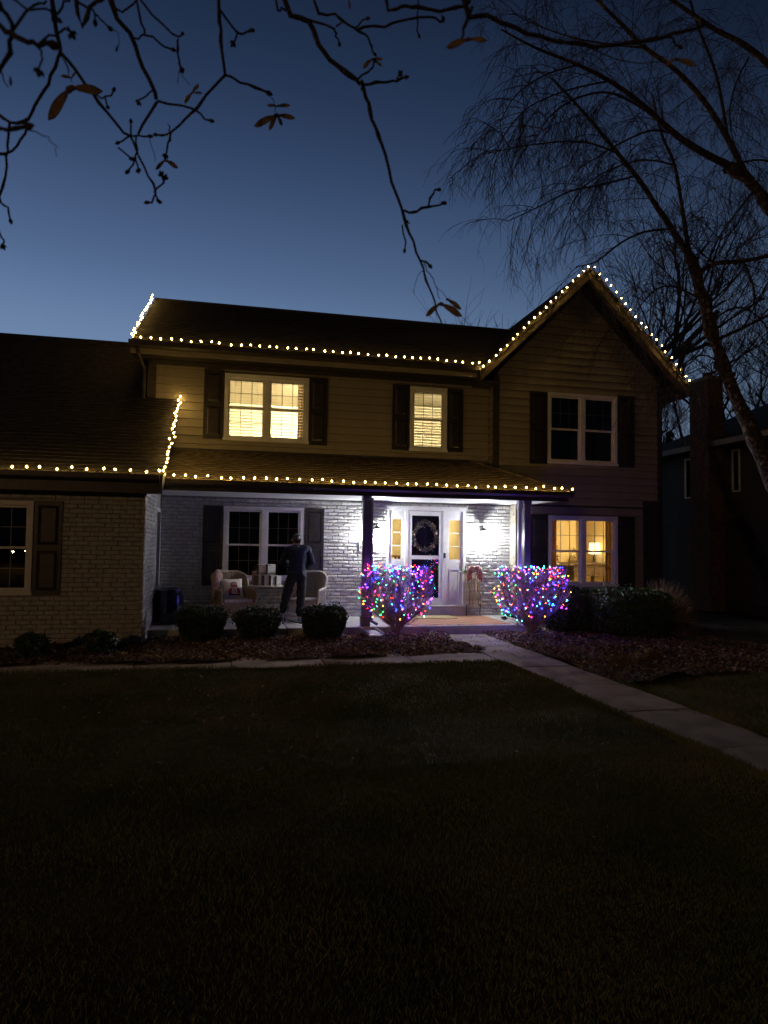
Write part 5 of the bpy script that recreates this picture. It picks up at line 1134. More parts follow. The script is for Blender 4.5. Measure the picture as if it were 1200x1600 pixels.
# traced limb centre lines, in metres
MAPLE=[
('A',[[-0.003,0.719,2.819],[0.027,0.759,2.599],[0.047,0.779,2.439],[0.077,0.782,2.421],[0.09,0.788,2.399],[0.114,0.792,2.38],[0.138,0.795,2.368],[0.148,0.801,2.368],[0.153,0.808,2.359],[0.163,0.816,2.335],[0.177,0.822,2.308],[0.193,0.829,2.266],[0.207,0.835,2.234],[0.22,0.842,2.208],[0.237,0.848,2.175],[0.248,0.854,2.153],[0.26,0.861,2.125],[0.274,0.868,2.096]],0.0038,0.0011,0),
('A',[[0.078,0.783,2.423],[0.107,0.787,2.423],[0.112,0.796,2.423],[0.118,0.805,2.42]],0.0015,0.001,1),
('A',[[0.111,0.786,2.424],[0.119,0.794,2.438]],0.0012,0.0008,0),
('B',[[0.038,0.769,2.868],[0.068,0.809,2.648],[0.088,0.829,2.488],[0.115,0.832,2.476],[0.141,0.835,2.466],[0.159,0.839,2.46],[0.164,0.846,2.459],[0.172,0.853,2.451]],0.0022,0.0011,1),
('B',[[0.141,0.839,2.469],[0.157,0.834,2.482]],0.0012,0.001,1),
('B',[[0.145,0.838,2.467],[0.182,0.843,2.484],[0.218,0.848,2.502],[0.253,0.854,2.517],[0.266,0.865,2.52],[0.274,0.877,2.534]],0.0019,0.0013,1),
('B',[[0.234,0.866,2.52],[0.235,0.867,2.499]],0.0011,0.0011,1),
('B',[[0.234,0.866,2.52],[0.232,0.856,2.538]],0.0011,0.0009,0),
('A',[[0.142,0.802,2.376],[0.158,0.803,2.392],[0.162,0.806,2.404]],0.0014,0.0012,1),
('A',[[0.15,0.811,2.374],[0.174,0.811,2.383],[0.194,0.814,2.39],[0.203,0.818,2.399]],0.0018,0.0013,1),
('A',[[0.195,0.82,2.395],[0.199,0.819,2.402]],0.0012,0.0012,1),
('A',[[0.208,0.835,2.232],[0.224,0.835,2.233],[0.241,0.834,2.241],[0.263,0.832,2.248]],0.0017,0.0013,1),
('A',[[0.242,0.832,2.241],[0.249,0.832,2.259],[0.255,0.833,2.267]],0.0013,0.0013,1),
('A',[[0.212,0.845,2.22],[0.216,0.846,2.187]],0.0011,0.0011,1),
('A',[[0.239,0.851,2.177],[0.249,0.849,2.172]],0.0013,0.0013,1),
('A',[[0.217,0.844,2.223],[0.22,0.843,2.22]],0.0013,0.0008,0),
('A',[[0.242,0.851,2.173],[0.253,0.852,2.159],[0.262,0.855,2.143],[0.267,0.857,2.129]],0.0007,0.0005,0),
('A',[[0.262,0.858,2.145],[0.271,0.856,2.138],[0.276,0.855,2.131]],0.0004,0.0004,0),
('A',[[0.242,0.851,2.162],[0.233,0.854,2.153],[0.232,0.855,2.132]],0.0004,0.0003,0),
('C',[[0.168,0.617,2.757],[0.158,0.657,2.537],[0.148,0.677,2.377],[0.166,0.674,2.372],[0.181,0.67,2.369],[0.215,0.663,2.368],[0.231,0.659,2.375],[0.236,0.657,2.378]],0.002,0.0017,0),
('C',[[0.23,0.544,2.71],[0.22,0.584,2.49],[0.21,0.604,2.33],[0.236,0.607,2.32],[0.278,0.607,2.311],[0.319,0.607,2.31],[0.366,0.605,2.314],[0.407,0.603,2.324],[0.44,0.604,2.339],[0.481,0.603,2.356]],0.0028,0.0017,0),
('C',[[0.221,0.612,2.332],[0.213,0.61,2.31],[0.209,0.606,2.294]],0.0016,0.0012,0),
('C',[[0.412,0.619,2.337],[0.439,0.613,2.342],[0.452,0.611,2.334]],0.0014,0.001,1),
('C',[[0.321,0.611,2.313],[0.352,0.607,2.306],[0.39,0.602,2.299],[0.424,0.598,2.3]],0.0007,0.0005,0),
('D',[[-0.194,0.723,2.785],[-0.164,0.763,2.565],[-0.144,0.783,2.405],[-0.124,0.794,2.379],[-0.11,0.806,2.349],[-0.095,0.818,2.318]],0.0032,0.0023,0),
('D',[[-0.095,0.818,2.318],[-0.12,0.845,2.29]],0.0019,0.0015,0),
('D',[[-0.095,0.818,2.318],[-0.054,0.819,2.316],[-0.036,0.825,2.307]],0.0015,0.0012,1),
('D',[[-0.1,0.818,2.33],[-0.109,0.82,2.324],[-0.118,0.823,2.316]],0.001,0.001,1),
('D',[[-0.146,0.784,2.405],[-0.133,0.786,2.395],[-0.116,0.787,2.413]],0.0013,0.0011,0),
('E',[[-0.254,0.717,2.768],[-0.224,0.757,2.548],[-0.204,0.777,2.388],[-0.202,0.788,2.37],[-0.197,0.798,2.346]],0.0026,0.0023,0),
('E',[[-0.197,0.798,2.346],[-0.208,0.809,2.324],[-0.223,0.82,2.304],[-0.239,0.831,2.283],[-0.259,0.843,2.283],[-0.274,0.852,2.296],[-0.291,0.863,2.306]],0.002,0.0015,0),
('E',[[-0.242,0.842,2.29],[-0.245,0.846,2.274],[-0.259,0.853,2.255],[-0.274,0.859,2.253],[-0.286,0.864,2.257]],0.0015,0.0014,0),
('E',[[-0.26,0.846,2.285],[-0.265,0.857,2.264],[-0.269,0.867,2.244],[-0.277,0.878,2.21],[-0.272,0.886,2.2],[-0.27,0.894,2.191]],0.0016,0.0012,1),
('E',[[-0.197,0.798,2.346],[-0.174,0.811,2.323],[-0.152,0.824,2.3],[-0.127,0.837,2.283]],0.002,0.0015,0),
('E',[[-0.127,0.837,2.283],[-0.111,0.845,2.251],[-0.099,0.854,2.227],[-0.108,0.867,2.217]],0.0014,0.0012,1),
('E',[[-0.1,0.864,2.232],[-0.095,0.863,2.222]],0.0012,0.0012,1),
('E',[[-0.101,0.864,2.232],[-0.088,0.861,2.247]],0.0012,0.0012,1),
('E',[[-0.09,0.861,2.245],[-0.093,0.861,2.252]],0.0012,0.0012,1),
('E',[[-0.125,0.836,2.283],[-0.14,0.84,2.274]],0.0011,0.0011,1),
('E',[[-0.125,0.836,2.283],[-0.128,0.836,2.297]],0.0011,0.0011,1),
('E',[[-0.124,0.836,2.283],[-0.106,0.842,2.289]],0.0011,0.0012,1),
('E',[[-0.12,0.835,2.283],[-0.121,0.847,2.263],[-0.132,0.86,2.252]],0.0011,0.0012,1),
('E',[[-0.121,0.847,2.263],[-0.12,0.857,2.255]],0.0012,0.001,1),
('E',[[-0.14,0.84,2.268],[-0.127,0.838,2.256]],0.0011,0.0011,1),
('E',[[-0.168,0.804,2.312],[-0.155,0.806,2.306],[-0.142,0.808,2.314]],0.001,0.0011,1),
('E',[[-0.151,0.81,2.309],[-0.149,0.81,2.296]],0.001,0.001,1),
('E',[[-0.197,0.798,2.346],[-0.189,0.792,2.326],[-0.182,0.787,2.306]],0.0006,0.0004,0),
('E',[[-0.191,0.787,2.333],[-0.185,0.787,2.317]],0.0004,0.0004,0),
('F',[[-0.079,0.737,2.818],[-0.049,0.777,2.598],[-0.029,0.797,2.438],[-0.024,0.813,2.403],[-0.019,0.828,2.371]],0.0021,0.0018,0),
('F',[[-0.026,0.806,2.435],[-0.005,0.813,2.416],[0.009,0.82,2.425]],0.0014,0.0013,1),
('F',[[-0.005,0.813,2.416],[-0.01,0.814,2.404]],0.0012,0.0012,1),
('F',[[-0.019,0.828,2.371],[-0.053,0.848,2.338],[-0.084,0.867,2.312],[-0.101,0.881,2.314]],0.0018,0.0012,1),
('F',[[-0.084,0.867,2.312],[-0.087,0.873,2.3],[-0.091,0.88,2.289]],0.0014,0.0012,1),
('F',[[-0.084,0.867,2.312],[-0.087,0.867,2.32]],0.001,0.0008,0),
('F',[[-0.019,0.828,2.371],[0.009,0.833,2.366],[0.032,0.838,2.364]],0.0016,0.0016,1),
('F',[[0.032,0.838,2.364],[0.039,0.84,2.358],[0.043,0.843,2.347],[0.045,0.846,2.343]],0.0006,0.0004,0),
('F',[[-0.108,0.852,2.295],[-0.103,0.857,2.28],[-0.1,0.862,2.27]],0.0004,0.0004,0),
('G',[[-0.168,0.737,2.801],[-0.138,0.777,2.581],[-0.118,0.797,2.421],[-0.11,0.807,2.389]],0.0015,0.0013,0),
('G',[[-0.122,0.8,2.378],[-0.105,0.803,2.384],[-0.093,0.807,2.381],[-0.081,0.811,2.381]],0.0012,0.0012,1),
('G',[[-0.115,0.797,2.42],[-0.093,0.799,2.402],[-0.074,0.802,2.389],[-0.067,0.807,2.4]],0.0013,0.0011,1),
('G',[[-0.074,0.809,2.394],[-0.074,0.82,2.381],[-0.071,0.83,2.37]],0.0013,0.0012,1),
('G',[[-0.073,0.831,2.369],[-0.075,0.832,2.353]],0.0004,0.0004,0),
('G',[[-0.073,0.831,2.367],[-0.06,0.829,2.353]],0.0004,0.0004,0),
('H',[[-0.238,0.477,2.563],[-0.208,0.517,2.343],[-0.188,0.537,2.183],[-0.174,0.534,2.179],[-0.162,0.532,2.17],[-0.149,0.529,2.165],[-0.137,0.527,2.165]],0.0026,0.0017,1),
('H',[[-0.229,0.474,2.582],[-0.199,0.514,2.362],[-0.179,0.534,2.202],[-0.176,0.538,2.198],[-0.169,0.541,2.186],[-0.169,0.546,2.174],[-0.179,0.553,2.155],[-0.187,0.559,2.149]],0.0019,0.0015,0),
('H',[[-0.231,0.48,2.604],[-0.201,0.52,2.264],[-0.181,0.54,2.104],[-0.172,0.538,2.103],[-0.155,0.534,2.102]],0.0021,0.0014,1),
('H',[[-0.155,0.534,2.101],[-0.141,0.531,2.098],[-0.132,0.529,2.09],[-0.131,0.529,2.083]],0.0005,0.0002,0),
('H',[[-0.149,0.529,2.165],[-0.144,0.529,2.157],[-0.146,0.529,2.145]],0.0009,0.0007,1),
('H',[[-0.18,0.557,2.158],[-0.174,0.556,2.146]],0.0006,0.0004,0),
('H',[[-0.155,0.56,2.186],[-0.145,0.564,2.2],[-0.136,0.569,2.208],[-0.135,0.575,2.21]],0.001,0.0009,1),
('H',[[-0.171,0.554,2.193],[-0.161,0.565,2.22],[-0.156,0.579,2.237]],0.0012,0.0009,0),
('H',[[-0.182,0.585,2.238],[-0.172,0.593,2.237],[-0.162,0.6,2.246],[-0.155,0.609,2.245]],0.0008,0.001,1),
('H',[[-0.151,0.588,2.232],[-0.144,0.596,2.25],[-0.145,0.606,2.265]],0.0011,0.0008,0),
('I',[[-0.192,0.566,2.645],[-0.162,0.606,2.425],[-0.142,0.626,2.265],[-0.133,0.63,2.276],[-0.125,0.634,2.288],[-0.118,0.639,2.299]],0.0023,0.0015,0),
('I',[[-0.15,0.646,2.294],[-0.135,0.65,2.288],[-0.13,0.656,2.287],[-0.122,0.661,2.284]],0.0012,0.0008,1),
('I',[[-0.132,0.643,2.284],[-0.131,0.643,2.274]],0.0008,0.0008,1),
('I',[[-0.122,0.661,2.284],[-0.114,0.66,2.278],[-0.112,0.66,2.267]],0.0004,0.0003,0),
('J',[[-0.013,0.721,2.824],[0.017,0.761,2.604],[0.037,0.781,2.444],[0.045,0.785,2.434],[0.055,0.788,2.432]],0.0015,0.0013,1),
('K',[[-0.363,0.865,2.282],[-0.303,0.865,2.212],[-0.273,0.865,2.162],[-0.269,0.865,2.15],[-0.27,0.866,2.145]],0.0011,0.0011,1),
]
SAMARAS=[
([-0.1834, 0.7872, 2.2994],[[-0.2067, 0.7942, 2.2637], [-0.148, 0.7754, 2.2937]]),
([-0.1823, 0.7864, 2.31],[[-0.1941, 0.789, 2.3127], [-0.1774, 0.781, 2.3144]]),
([0.046, 0.846, 2.3414],[[0.0179, 0.8531, 2.3272], [0.0679, 0.8372, 2.336], [0.0362, 0.8492, 2.3226], [0.0524, 0.8412, 2.3261]]),
([0.0457, 0.8455, 2.3528],[[0.033, 0.8483, 2.3542], [0.0612, 0.8379, 2.352]]),
([-0.091, 0.88, 2.2827],[[-0.1026, 0.8832, 2.2704], [-0.0746, 0.8727, 2.271]]),
([-0.0571, 0.8283, 2.3419],[[-0.049, 0.826, 2.3528], [-0.0655, 0.8269, 2.3268]]),
([-0.0556, 0.828, 2.3419],[[-0.045, 0.8256, 2.342]]),
([0.2682, 0.8575, 2.1238],[[0.2493, 0.8627, 2.1064], [0.2957, 0.848, 2.1057]]),
([0.2764, 0.8554, 2.1299],[[0.296, 0.8516, 2.1165]]),
([0.1603, 0.8066, 2.4073],[[0.1728, 0.8037, 2.4074], [0.1481, 0.8059, 2.3931]]),
([0.1619, 0.8063, 2.4057],[[0.1722, 0.8043, 2.3986]]),
([0.2157, 0.6046, 2.2921],[[0.194, 0.6099, 2.2837], [0.2313, 0.5971, 2.2881]]),
([0.3747, 0.5098, 2.2323],[[0.3649, 0.5123, 2.226], [0.3899, 0.5026, 2.2241]]),
([-0.1133, 0.66, 2.2672],[[-0.1155, 0.6608, 2.2605]]),
([-0.1723, 0.5557, 2.154],[[-0.1717, 0.5559, 2.1471]]),
([0.122, 0.7623, 2.4405],[[0.1237, 0.7625, 2.43]]),
]
BIRCH=[
('trunk',[[8.941999999999998,8.9,-0.1],[8.822,8.9,1.346],[8.495,8.914,2.24],[8.144,8.929,3.001],[7.705,8.943,3.962],[7.357,8.957,4.643],[7.148,8.971,5.282],[6.983,8.986,5.905],[6.839,9.0,6.299]],0.2191,0.1237),
('limb',[[6.839,9.0,6.299],[6.486,8.943,6.676],[6.172,8.886,6.978],[5.864,8.829,7.284],[5.478,8.771,7.599],[5.089,8.714,7.913],[4.7,8.657,8.198],[4.31,8.6,8.454]],0.099,0.0228),
('limb',[[6.839,9.0,6.299],[6.795,9.1,7.04],[6.726,9.2,7.857],[6.559,9.3,8.413],[6.482,9.4,9.077]],0.0693,0.0206),
('limb',[[6.95,9.0,6.048],[7.203,8.9,6.196],[7.589,8.8,6.237],[8.046,8.7,6.346],[8.602,8.6,6.648]],0.0743,0.0397),
('trunk',[[9.299999999999999,9.1,-0.1],[9.18,9.1,1.337],[9.201,9.129,2.831],[9.137,9.157,4.507],[8.983,9.186,6.096],[8.737,9.214,6.939],[8.498,9.243,7.407],[8.221,9.271,7.794],[7.786,9.3,8.062]],0.2248,0.1359),
('limb',[[7.786,9.3,8.062],[7.188,9.163,8.121],[6.647,9.025,8.219],[6.182,8.887,8.357],[5.732,8.75,8.485],[5.206,8.613,8.587],[4.621,8.475,8.627],[3.939,8.337,8.637],[3.374,8.2,8.69]],0.115,0.0171),
('limb',[[8.15,9.3,7.929],[7.719,9.214,8.441],[7.216,9.129,8.934],[6.623,9.043,9.299],[6.048,8.957,9.474],[5.578,8.871,9.706],[5.134,8.786,9.92],[4.743,8.7,10.065]],0.0947,0.0281),
('limb',[[9.6,9.3,5.872],[9.628,9.343,8.322],[9.238,9.386,9.521],[8.708,9.429,10.022],[8.218,9.471,10.335],[7.744,9.514,10.513],[7.165,9.557,10.814],[6.63,9.6,11.096]],0.1395,0.0372),
('limb',[[7.791,9.3,8.503],[7.733,9.467,9.657],[7.504,9.633,10.626],[7.389,9.8,11.53]],0.0524,0.0275),
('branch',[[6.349,9.0,8.414],[5.434,8.85,8.581],[4.743,8.7,8.29],[4.247,8.55,7.841],[3.982,8.4,7.397]],0.0396,0.011),
('branch',[[6.776,9.2,8.365],[6.392,9.325,8.445],[5.902,9.45,8.226],[5.591,9.575,8.032],[5.346,9.7,7.898]],0.0406,0.0129),
('branch',[[5.495,8.8,7.637],[4.769,8.6,7.596],[3.859,8.4,7.288],[3.196,8.2,6.961]],0.0332,0.0084),
('branch',[[5.891,9.0,7.458],[5.395,9.075,7.301],[4.862,9.15,7.151],[4.377,9.225,6.879],[3.937,9.3,6.655]],0.0341,0.0096),
('branch',[[6.527,9.0,6.707],[5.995,8.9,6.558],[5.534,8.8,6.295],[5.078,8.7,5.925],[4.69,8.6,5.759]],0.0394,0.0113),
('branch',[[6.969,9.0,5.677],[6.474,8.875,5.753],[6.07,8.75,5.628],[5.72,8.625,5.292],[5.483,8.5,4.987]],0.0346,0.0091),
('branch',[[8.307,9.3,7.735],[7.792,9.133,7.18],[7.307,8.967,6.611],[7.021,8.8,6.156]],0.0369,0.0117),
('branch',[[7.203,8.9,6.196],[6.903,8.833,6.306],[6.631,8.767,6.474],[6.419,8.7,6.615]],0.0247,0.0095),
('branch',[[6.726,9.2,7.857],[6.31,9.325,7.951],[5.821,9.45,7.827],[5.388,9.575,7.543],[5.177,9.7,7.213]],0.0304,0.0102),
('branch',[[4.58,8.4,8.548],[4.061,8.333,8.264],[3.61,8.267,7.856],[3.355,8.2,7.376]],0.0269,0.0085),
('branch',[[5.258,8.7,8.636],[4.695,8.8,8.483],[4.137,8.9,8.217],[3.832,9.0,7.895],[3.676,9.1,7.594]],0.0282,0.0094),
('branch',[[7.786,9.3,8.062],[8.302,9.15,8.137],[8.651,9.0,7.942]],0.0366,0.0155),
('branch',[[7.613,8.8,6.24],[7.723,8.733,5.904],[7.714,8.667,5.382],[7.535,8.6,4.856]],0.0296,0.0096),
('branch',[[7.17,9.0,5.293],[7.744,9.1,5.632],[8.308,9.2,5.508],[8.639,9.3,5.143]],0.0347,0.0131),
('branch',[[7.393,9.0,4.657],[7.179,9.133,4.828],[6.934,9.267,4.692],[6.798,9.4,4.305]],0.0249,0.0102),
('branch',[[8.391,9.5,10.129],[7.99,9.333,9.5],[7.72,9.167,8.807],[7.69,9.0,8.069]],0.0326,0.0102),
('branch',[[6.077,9.0,9.511],[5.596,9.075,9.53],[4.988,9.15,9.576],[4.388,9.225,9.723],[4.002,9.3,9.91]],0.0297,0.0097),
]

# ------------------------------------------------------------------ neighbour house at the right
nb = thing('neighbour_house', 'dark two storey neighbour house with brick chimney at the right edge', 'house', (17, 15, 0))
NX, NY0, NY1, NZ = 14.0, 5.0, 21.0, 4.86
b = MB(); b.box(NX+.02, 26, NY0, NY1, 0, NZ+.1); nw = build(b, 'wall', 'siding_back', nb)
NW = [(16.36, 16.68, 3.42, 4.64), (18.42, 18.74, 3.36, 4.62)]
k = 0; z = .3
while z < NZ-.1:
    zt = min(z+.178, NZ)
    for p, q in cut(9.5, NY1, [(h[0], h[1]) for h in NW if h[2] < (z+zt)/2 < h[3]]):
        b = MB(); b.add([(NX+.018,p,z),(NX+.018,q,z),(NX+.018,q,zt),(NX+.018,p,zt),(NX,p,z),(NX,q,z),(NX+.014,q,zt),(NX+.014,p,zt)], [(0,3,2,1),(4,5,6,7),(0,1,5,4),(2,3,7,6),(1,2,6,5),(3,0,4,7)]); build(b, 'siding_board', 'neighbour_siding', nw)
    z = zt
for y0, y1, z0, z1 in NW:
    b = MB(); x = NX-.02
    for a in ((y0-.0,y0+.05,z0,z1),(y1-.05,y1,z0,z1),(y0+.05,y1-.05,z0,z0+.05),(y0+.05,y1-.05,z1-.05,z1)): b.box(x, NX+.06, a[0], a[1], a[2], a[3])
    wn = build(b, 'window', 'white', nb); b = MB(); b.box(NX+.02, NX+.024, y0+.05, y1-.05, z0+.05, z1-.05); build(b, 'pane', 'glass', wn)
    b = MB(); b.box(NX+.022, NX+.30, y0-.02, y1+.02, z0, z1); 
e = .42; b = MB(); rx, rz = 20.0, NZ+.05+(20.0-NX+e)*.5
xe = NX-e; P = [(xe,NY0-e,NZ+.05),(xe,NY1+e,NZ+.05),(26+e,NY1+e,NZ+.05),(26+e,NY0-e,NZ+.05),(20,NY0-e+6.42,rz),(20,NY1+e-6.42,rz)]
b.add(P, [(0,4,5,1),(1,5,2),(2,5,4,3),(3,4,0),(0,1,2,3)]); nr = build(b, 'roof', 'shingle_dark', nb)
b = MB(); b.box(xe-.03, xe, NY0-e, NY1+e, NZ-.10, NZ+.06); b.box(xe, NX, NY0, NY1+e, NZ-.10, NZ-.07); build(b, 'gutter', 'siding', nb)
M['red_brick'] = mat('brown_brick', (.17,.09,.06), .8, var=.35, scale=10, bump=.4)
b = MB(); b.box(NX-.49, NX+.01, 17.02, 17.83, 0, 6.75); chm = build(b, 'chimney', mat('brick_mortar', (.13,.10,.085), .9), nb)
s = MB(); z = .3; kk = 0
while z < 6.7:
    y = 17.01-(kk%2)*.11
    while y < 17.82:
        a, c = max(y, 17.012), min(y+.21, 17.838); y += .222
        if c-a > .03: s.box(NX-.502, NX-.4905, a, c, z, z+.062)
    x = NX-.50-(kk%2)*.11
    while x < NX-.01:
        a, c = max(x, NX-.502), min(x+.21, NX-.002); x += .222
        if c-a > .03: s.box(a, c, 17.008, 17.0195, z, z+.062)
    z += .0745; kk += 1
build(s, 'brickwork', 'red_brick', chm, kind='stuff')
b = MB(); b.box(NX-.54, NX+.06, 16.97, 17.88, 6.751, 6.85); build(b, 'chimney_cap', 'concrete', chm)
b = MB(); b.lathe([(.12,6.851),(.10,7.02)], 10, (NX-.24,17.42,0)); build(b, 'flue', 'rust', chm)

# ------------------------------------------------------------------ trees
def vnoise(): return Vector((rng.normal(), rng.normal(), rng.normal()))
def limb_tube(mb, pts, r0, r1, sides, wob=0):
    mb.tube([p[:] if isinstance(p, Vector) else p for p in pts], r0, r1, sides, cap=True)
def smooth(pts, k=3):
    P = [Vector(p) for p in pts]; out = []
    for i in range(len(P)-1):
        p0, p1, p2, p3 = P[max(i-1,0)], P[i], P[i+1], P[min(i+2,len(P)-1)]
        for j in range(k):
            t = j/k; out.append(.5*((2*p1)+(p2-p0)*t+(2*p0-5*p1+4*p2-p3)*t*t+(3*p1-p0-3*p2+p3)*t**3))
    return out+[P[-1]]
def droop(mb, o, d, ln, r0, g, lev, rr):                   # a twig that arches over and hangs
    n = 6 if lev < 2 else 4; p = o.copy(); d = d.normalized(); pts = [p.copy()]
    for i in range(n):
        d = (d+Vector((rr.gauss(0,.13), rr.gauss(0,.13), -g+rr.gauss(0,.06)))).normalized(); p = p+d*(ln/n); pts.append(p.copy())
    mb.tube([q[:] for q in pts], r0, max(.0016, r0*.35), 3 if r0 < .006 else 4, cap=False)
    return pts
birch = thing('birch_tree', 'tall bare river birch with peeling bark and drooping twigs at the right', 'tree', (9.1, 9.0, 0))
rr = random.Random(21); twg = MB()
for kind, pts, r0, r1 in BIRCH:
    if kind == 'trunk': r0 *= .60; r1 *= .60
    else: r0 *= .52; r1 *= .65
    sp = smooth(pts, 4)
    if kind == 'trunk':
        sp = [p+Vector((rr.gauss(0,.012), rr.gauss(0,.012), 0)) for p in sp]
    b = MB(); n = len(sp)
    rad = [(r0+(r1-r0)*i/(n-1))*(1+rr.gauss(0,.10 if kind == 'trunk' else .03)) for i in range(n)]
    b.tube([p[:] for p in sp], r0, r1, 12 if kind == 'trunk' else 8, radii=rad); build(b, 'trunk' if kind == 'trunk' else 'branch', 'birch' if kind != 'branch' else 'twig', birch, smooth=True)
    if kind == 'trunk':                                    # curls of peeling bark
        pl = MB()
        for k in range(70):
            i = rr.randrange(1, n-1); a = rr.uniform(0, 2*PI); r = rad[i]; c = sp[i]; s = rr.uniform(.02, .07)
            u = Vector((math.cos(a), math.sin(a), 0)); v = Vector((-math.sin(a), math.cos(a), 0)); z = Vector((0,0,rr.uniform(.015,.05)))
            pl.add([(c+u*r*.96-v*s-z)[:], (c+u*r*.96-v*s+z)[:], (c+u*r*1.03+z)[:], (c+u*r*1.03-z)[:], (c+u*(r*1.02+s*.5)+v*s*.8+z)[:], (c+u*(r*1.02+s*.5)+v*s*.8-z)[:]], [(0,1,2,3),(3,2,4,5)])
        build(pl, 'peeling_bark', 'birch', birch, kind='stuff'); 
    if kind == 'trunk' : nbr = 7; f0 = .55
    else: nbr = int(7+len(pts)*1.8); f0 = .08
    for k in range(nbr):
        f = f0+(1-f0)*(k+rr.random())/nbr; i = min(n-2, int(f*(n-1))); o = sp[i].lerp(sp[i+1], f*(n-1)-i); tg = (sp[i+1]-sp[i]).normalized()
        sd = 1 if rr.random() < .5 else -1; side_ = tg.cross(Vector((0,1,0))).normalized()*sd
        d = tg*.7+side_*rr.uniform(.3,.9)+Vector((rr.gauss(0,.3), rr.gauss(0,.55), rr.uniform(.0,.5)))
        ln_ = rr.uniform(.5, 1.4)*(1.15-.45*f); pp = droop(twg, o, d, ln_, .0062, .16, 1, rr)
        for j in range(rr.randint(5, 9)):
            q = rr.randrange(1, len(pp)-1); o2 = pp[q].lerp(pp[q+1], rr.random()); d2 = (pp[q+1]-pp[q]).normalized()*.6+Vector((rr.gauss(0,.5), rr.gauss(0,.5), rr.gauss(-.1,.35)))
            p2 = droop(twg, o2, d2, rr.uniform(.25, .75), .0034, .26, 2, rr)
            for j2 in range(rr.randint(2, 4)):
                q2 = rr.randrange(0, len(p2)-1); o3 = p2[q2].lerp(p2[q2+1], rr.random()); d3 = (p2[q2+1]-p2[q2]).normalized()*.5+Vector((rr.gauss(0,.5), rr.gauss(0,.5), rr.gauss(-.2,.3)))
                droop(twg, o3, d3, rr.uniform(.12, .40), .0023, .25, 3, rr)
build(twg, 'twigs', 'twig', birch, kind='stuff')

def bare_tree(loc, H, spread, seed, label, lev=5, r0=None, sw=0.):
    rr = random.Random(seed); t = thing('bare_tree', label, 'tree', loc, 0, 'bare winter trees behind the houses', local=True)
    tr = MB(); tw = MB()
    def grow(o, d, ln, r, l):
        n = 3; p = o.copy(); pts = [p.copy()]
        for i in range(n):
            d = (d+Vector((rr.gauss(0,.14), rr.gauss(0,.14), .05+rr.gauss(0,.08)))).normalized(); p = p+d*(ln/n); pts.append(p.copy())
        (tr if l >= lev-1 else tw).tube([q[:] for q in pts], r, r*.62, 8 if l >= lev-1 else (5 if l > 2 else 3), cap=False)
        if l == 0: return
        for k in range(4 if l > 1 else 5):
            f = rr.uniform(.35, 1.0); s = f*n; i = min(n-1, int(s)); q = pts[i].lerp(pts[i+1], s-i) if i < n else pts[-1]
            nd = (d*.75+Vector((rr.gauss(0,.55)*spread, rr.gauss(0,.55)*spread, rr.uniform(-.05,.5)))).normalized()
            grow(q, nd, ln*rr.uniform(.55,.80), max(.006, r*rr.uniform(.38,.55)), l-1)
    grow(Vector((0,0,0)), Vector((sw,0,1)), H*.36, r0 or H*.018, lev)
    build(tr, 'trunk', 'bark', t); build(tw, 'branches', 'twig', t, kind='stuff')
bare_tree((18.2, 31, 0), 27.0, 1.0, 3, 'bare winter tree showing behind the left slope of the front gable')
bare_tree((20.6, 28, 0), 18.5, 1.1, 8, 'bare winter tree in the gap between the house and the neighbour chimney', sw=.1)
bare_tree((28.5, 33, 0), 17.0, 1.1, 15, 'bare winter tree rising behind the neighbour roof')
bare_tree((24.0, 31, 0), 20.0, 1.1, 23, 'bare winter tree behind the right slope of the front gable')
t = thing('conifer', 'small dark conifer showing in the gap left of the neighbour chimney', 'tree', (22.6, 31.5, 0), local=True)
b = MB(); b.tube([(0,0,0),(0,0,8.0)], .14, .02, 8); build(b, 'trunk', 'bark', t)
V = []; F = []
for k in range(5200):
    u = random.random()**1.1; z = .6+7.4*u; r = 2.9*(1-u)*random.uniform(.3, 1.0)+.05; a = random.uniform(0, 2*PI); c = Vector((r*math.cos(a), r*math.sin(a), z-.25*r)); d = Vector((math.cos(a), math.sin(a), -.3)).normalized()*.22; e_ = Vector((-math.sin(a), math.cos(a), 0))*.06
    o = len(V); V += [(c-d*.4-e_)[:], (c-d*.4+e_)[:], (c+d)[:]]; F.append((o,o+1,o+2))
b = MB(); b.add(V, F); build(b, 'foliage', 'leaf_dark', t, kind='stuff')

# ------------------------------------------------------------------ maple whose twigs hang over the camera
mp = thing('maple_tree', 'maple with bare budded twigs hanging into the top of the picture', 'tree', (3.2, -2.0, 0))
b = MB(); b.tube([p[:] for p in smooth([(3.2,-2.0,-.1),(3.22,-2.0,.8),(3.18,-1.98,1.8),(3.1,-1.9,2.6),(3.05,-1.85,3.6),(3.1,-1.8,5.0)], 3)], .19, .10, 12); build(b, 'trunk', 'bark', mp, smooth=True)
LIMB = [Vector(p) for p in ((3.12,-1.9,2.5),(2.5,-1.1,2.75),(1.7,.0,2.95),(1.0,.62,3.02),(.55,.68,2.96),(.15,.66,2.90),(-.1,.62,2.90),(-.40,.50,2.90),(-.62,.44,2.93))]
b = MB(); b.tube([p[:] for p in smooth(LIMB, 4)], .045, .010, 9); build(b, 'limb', 'maple', mp, smooth=True)
grp = {}
for k, pts, r0, r1, bud in MAPLE: grp.setdefault(k, []).append((pts, r0, r1, bud))
rr = random.Random(4)
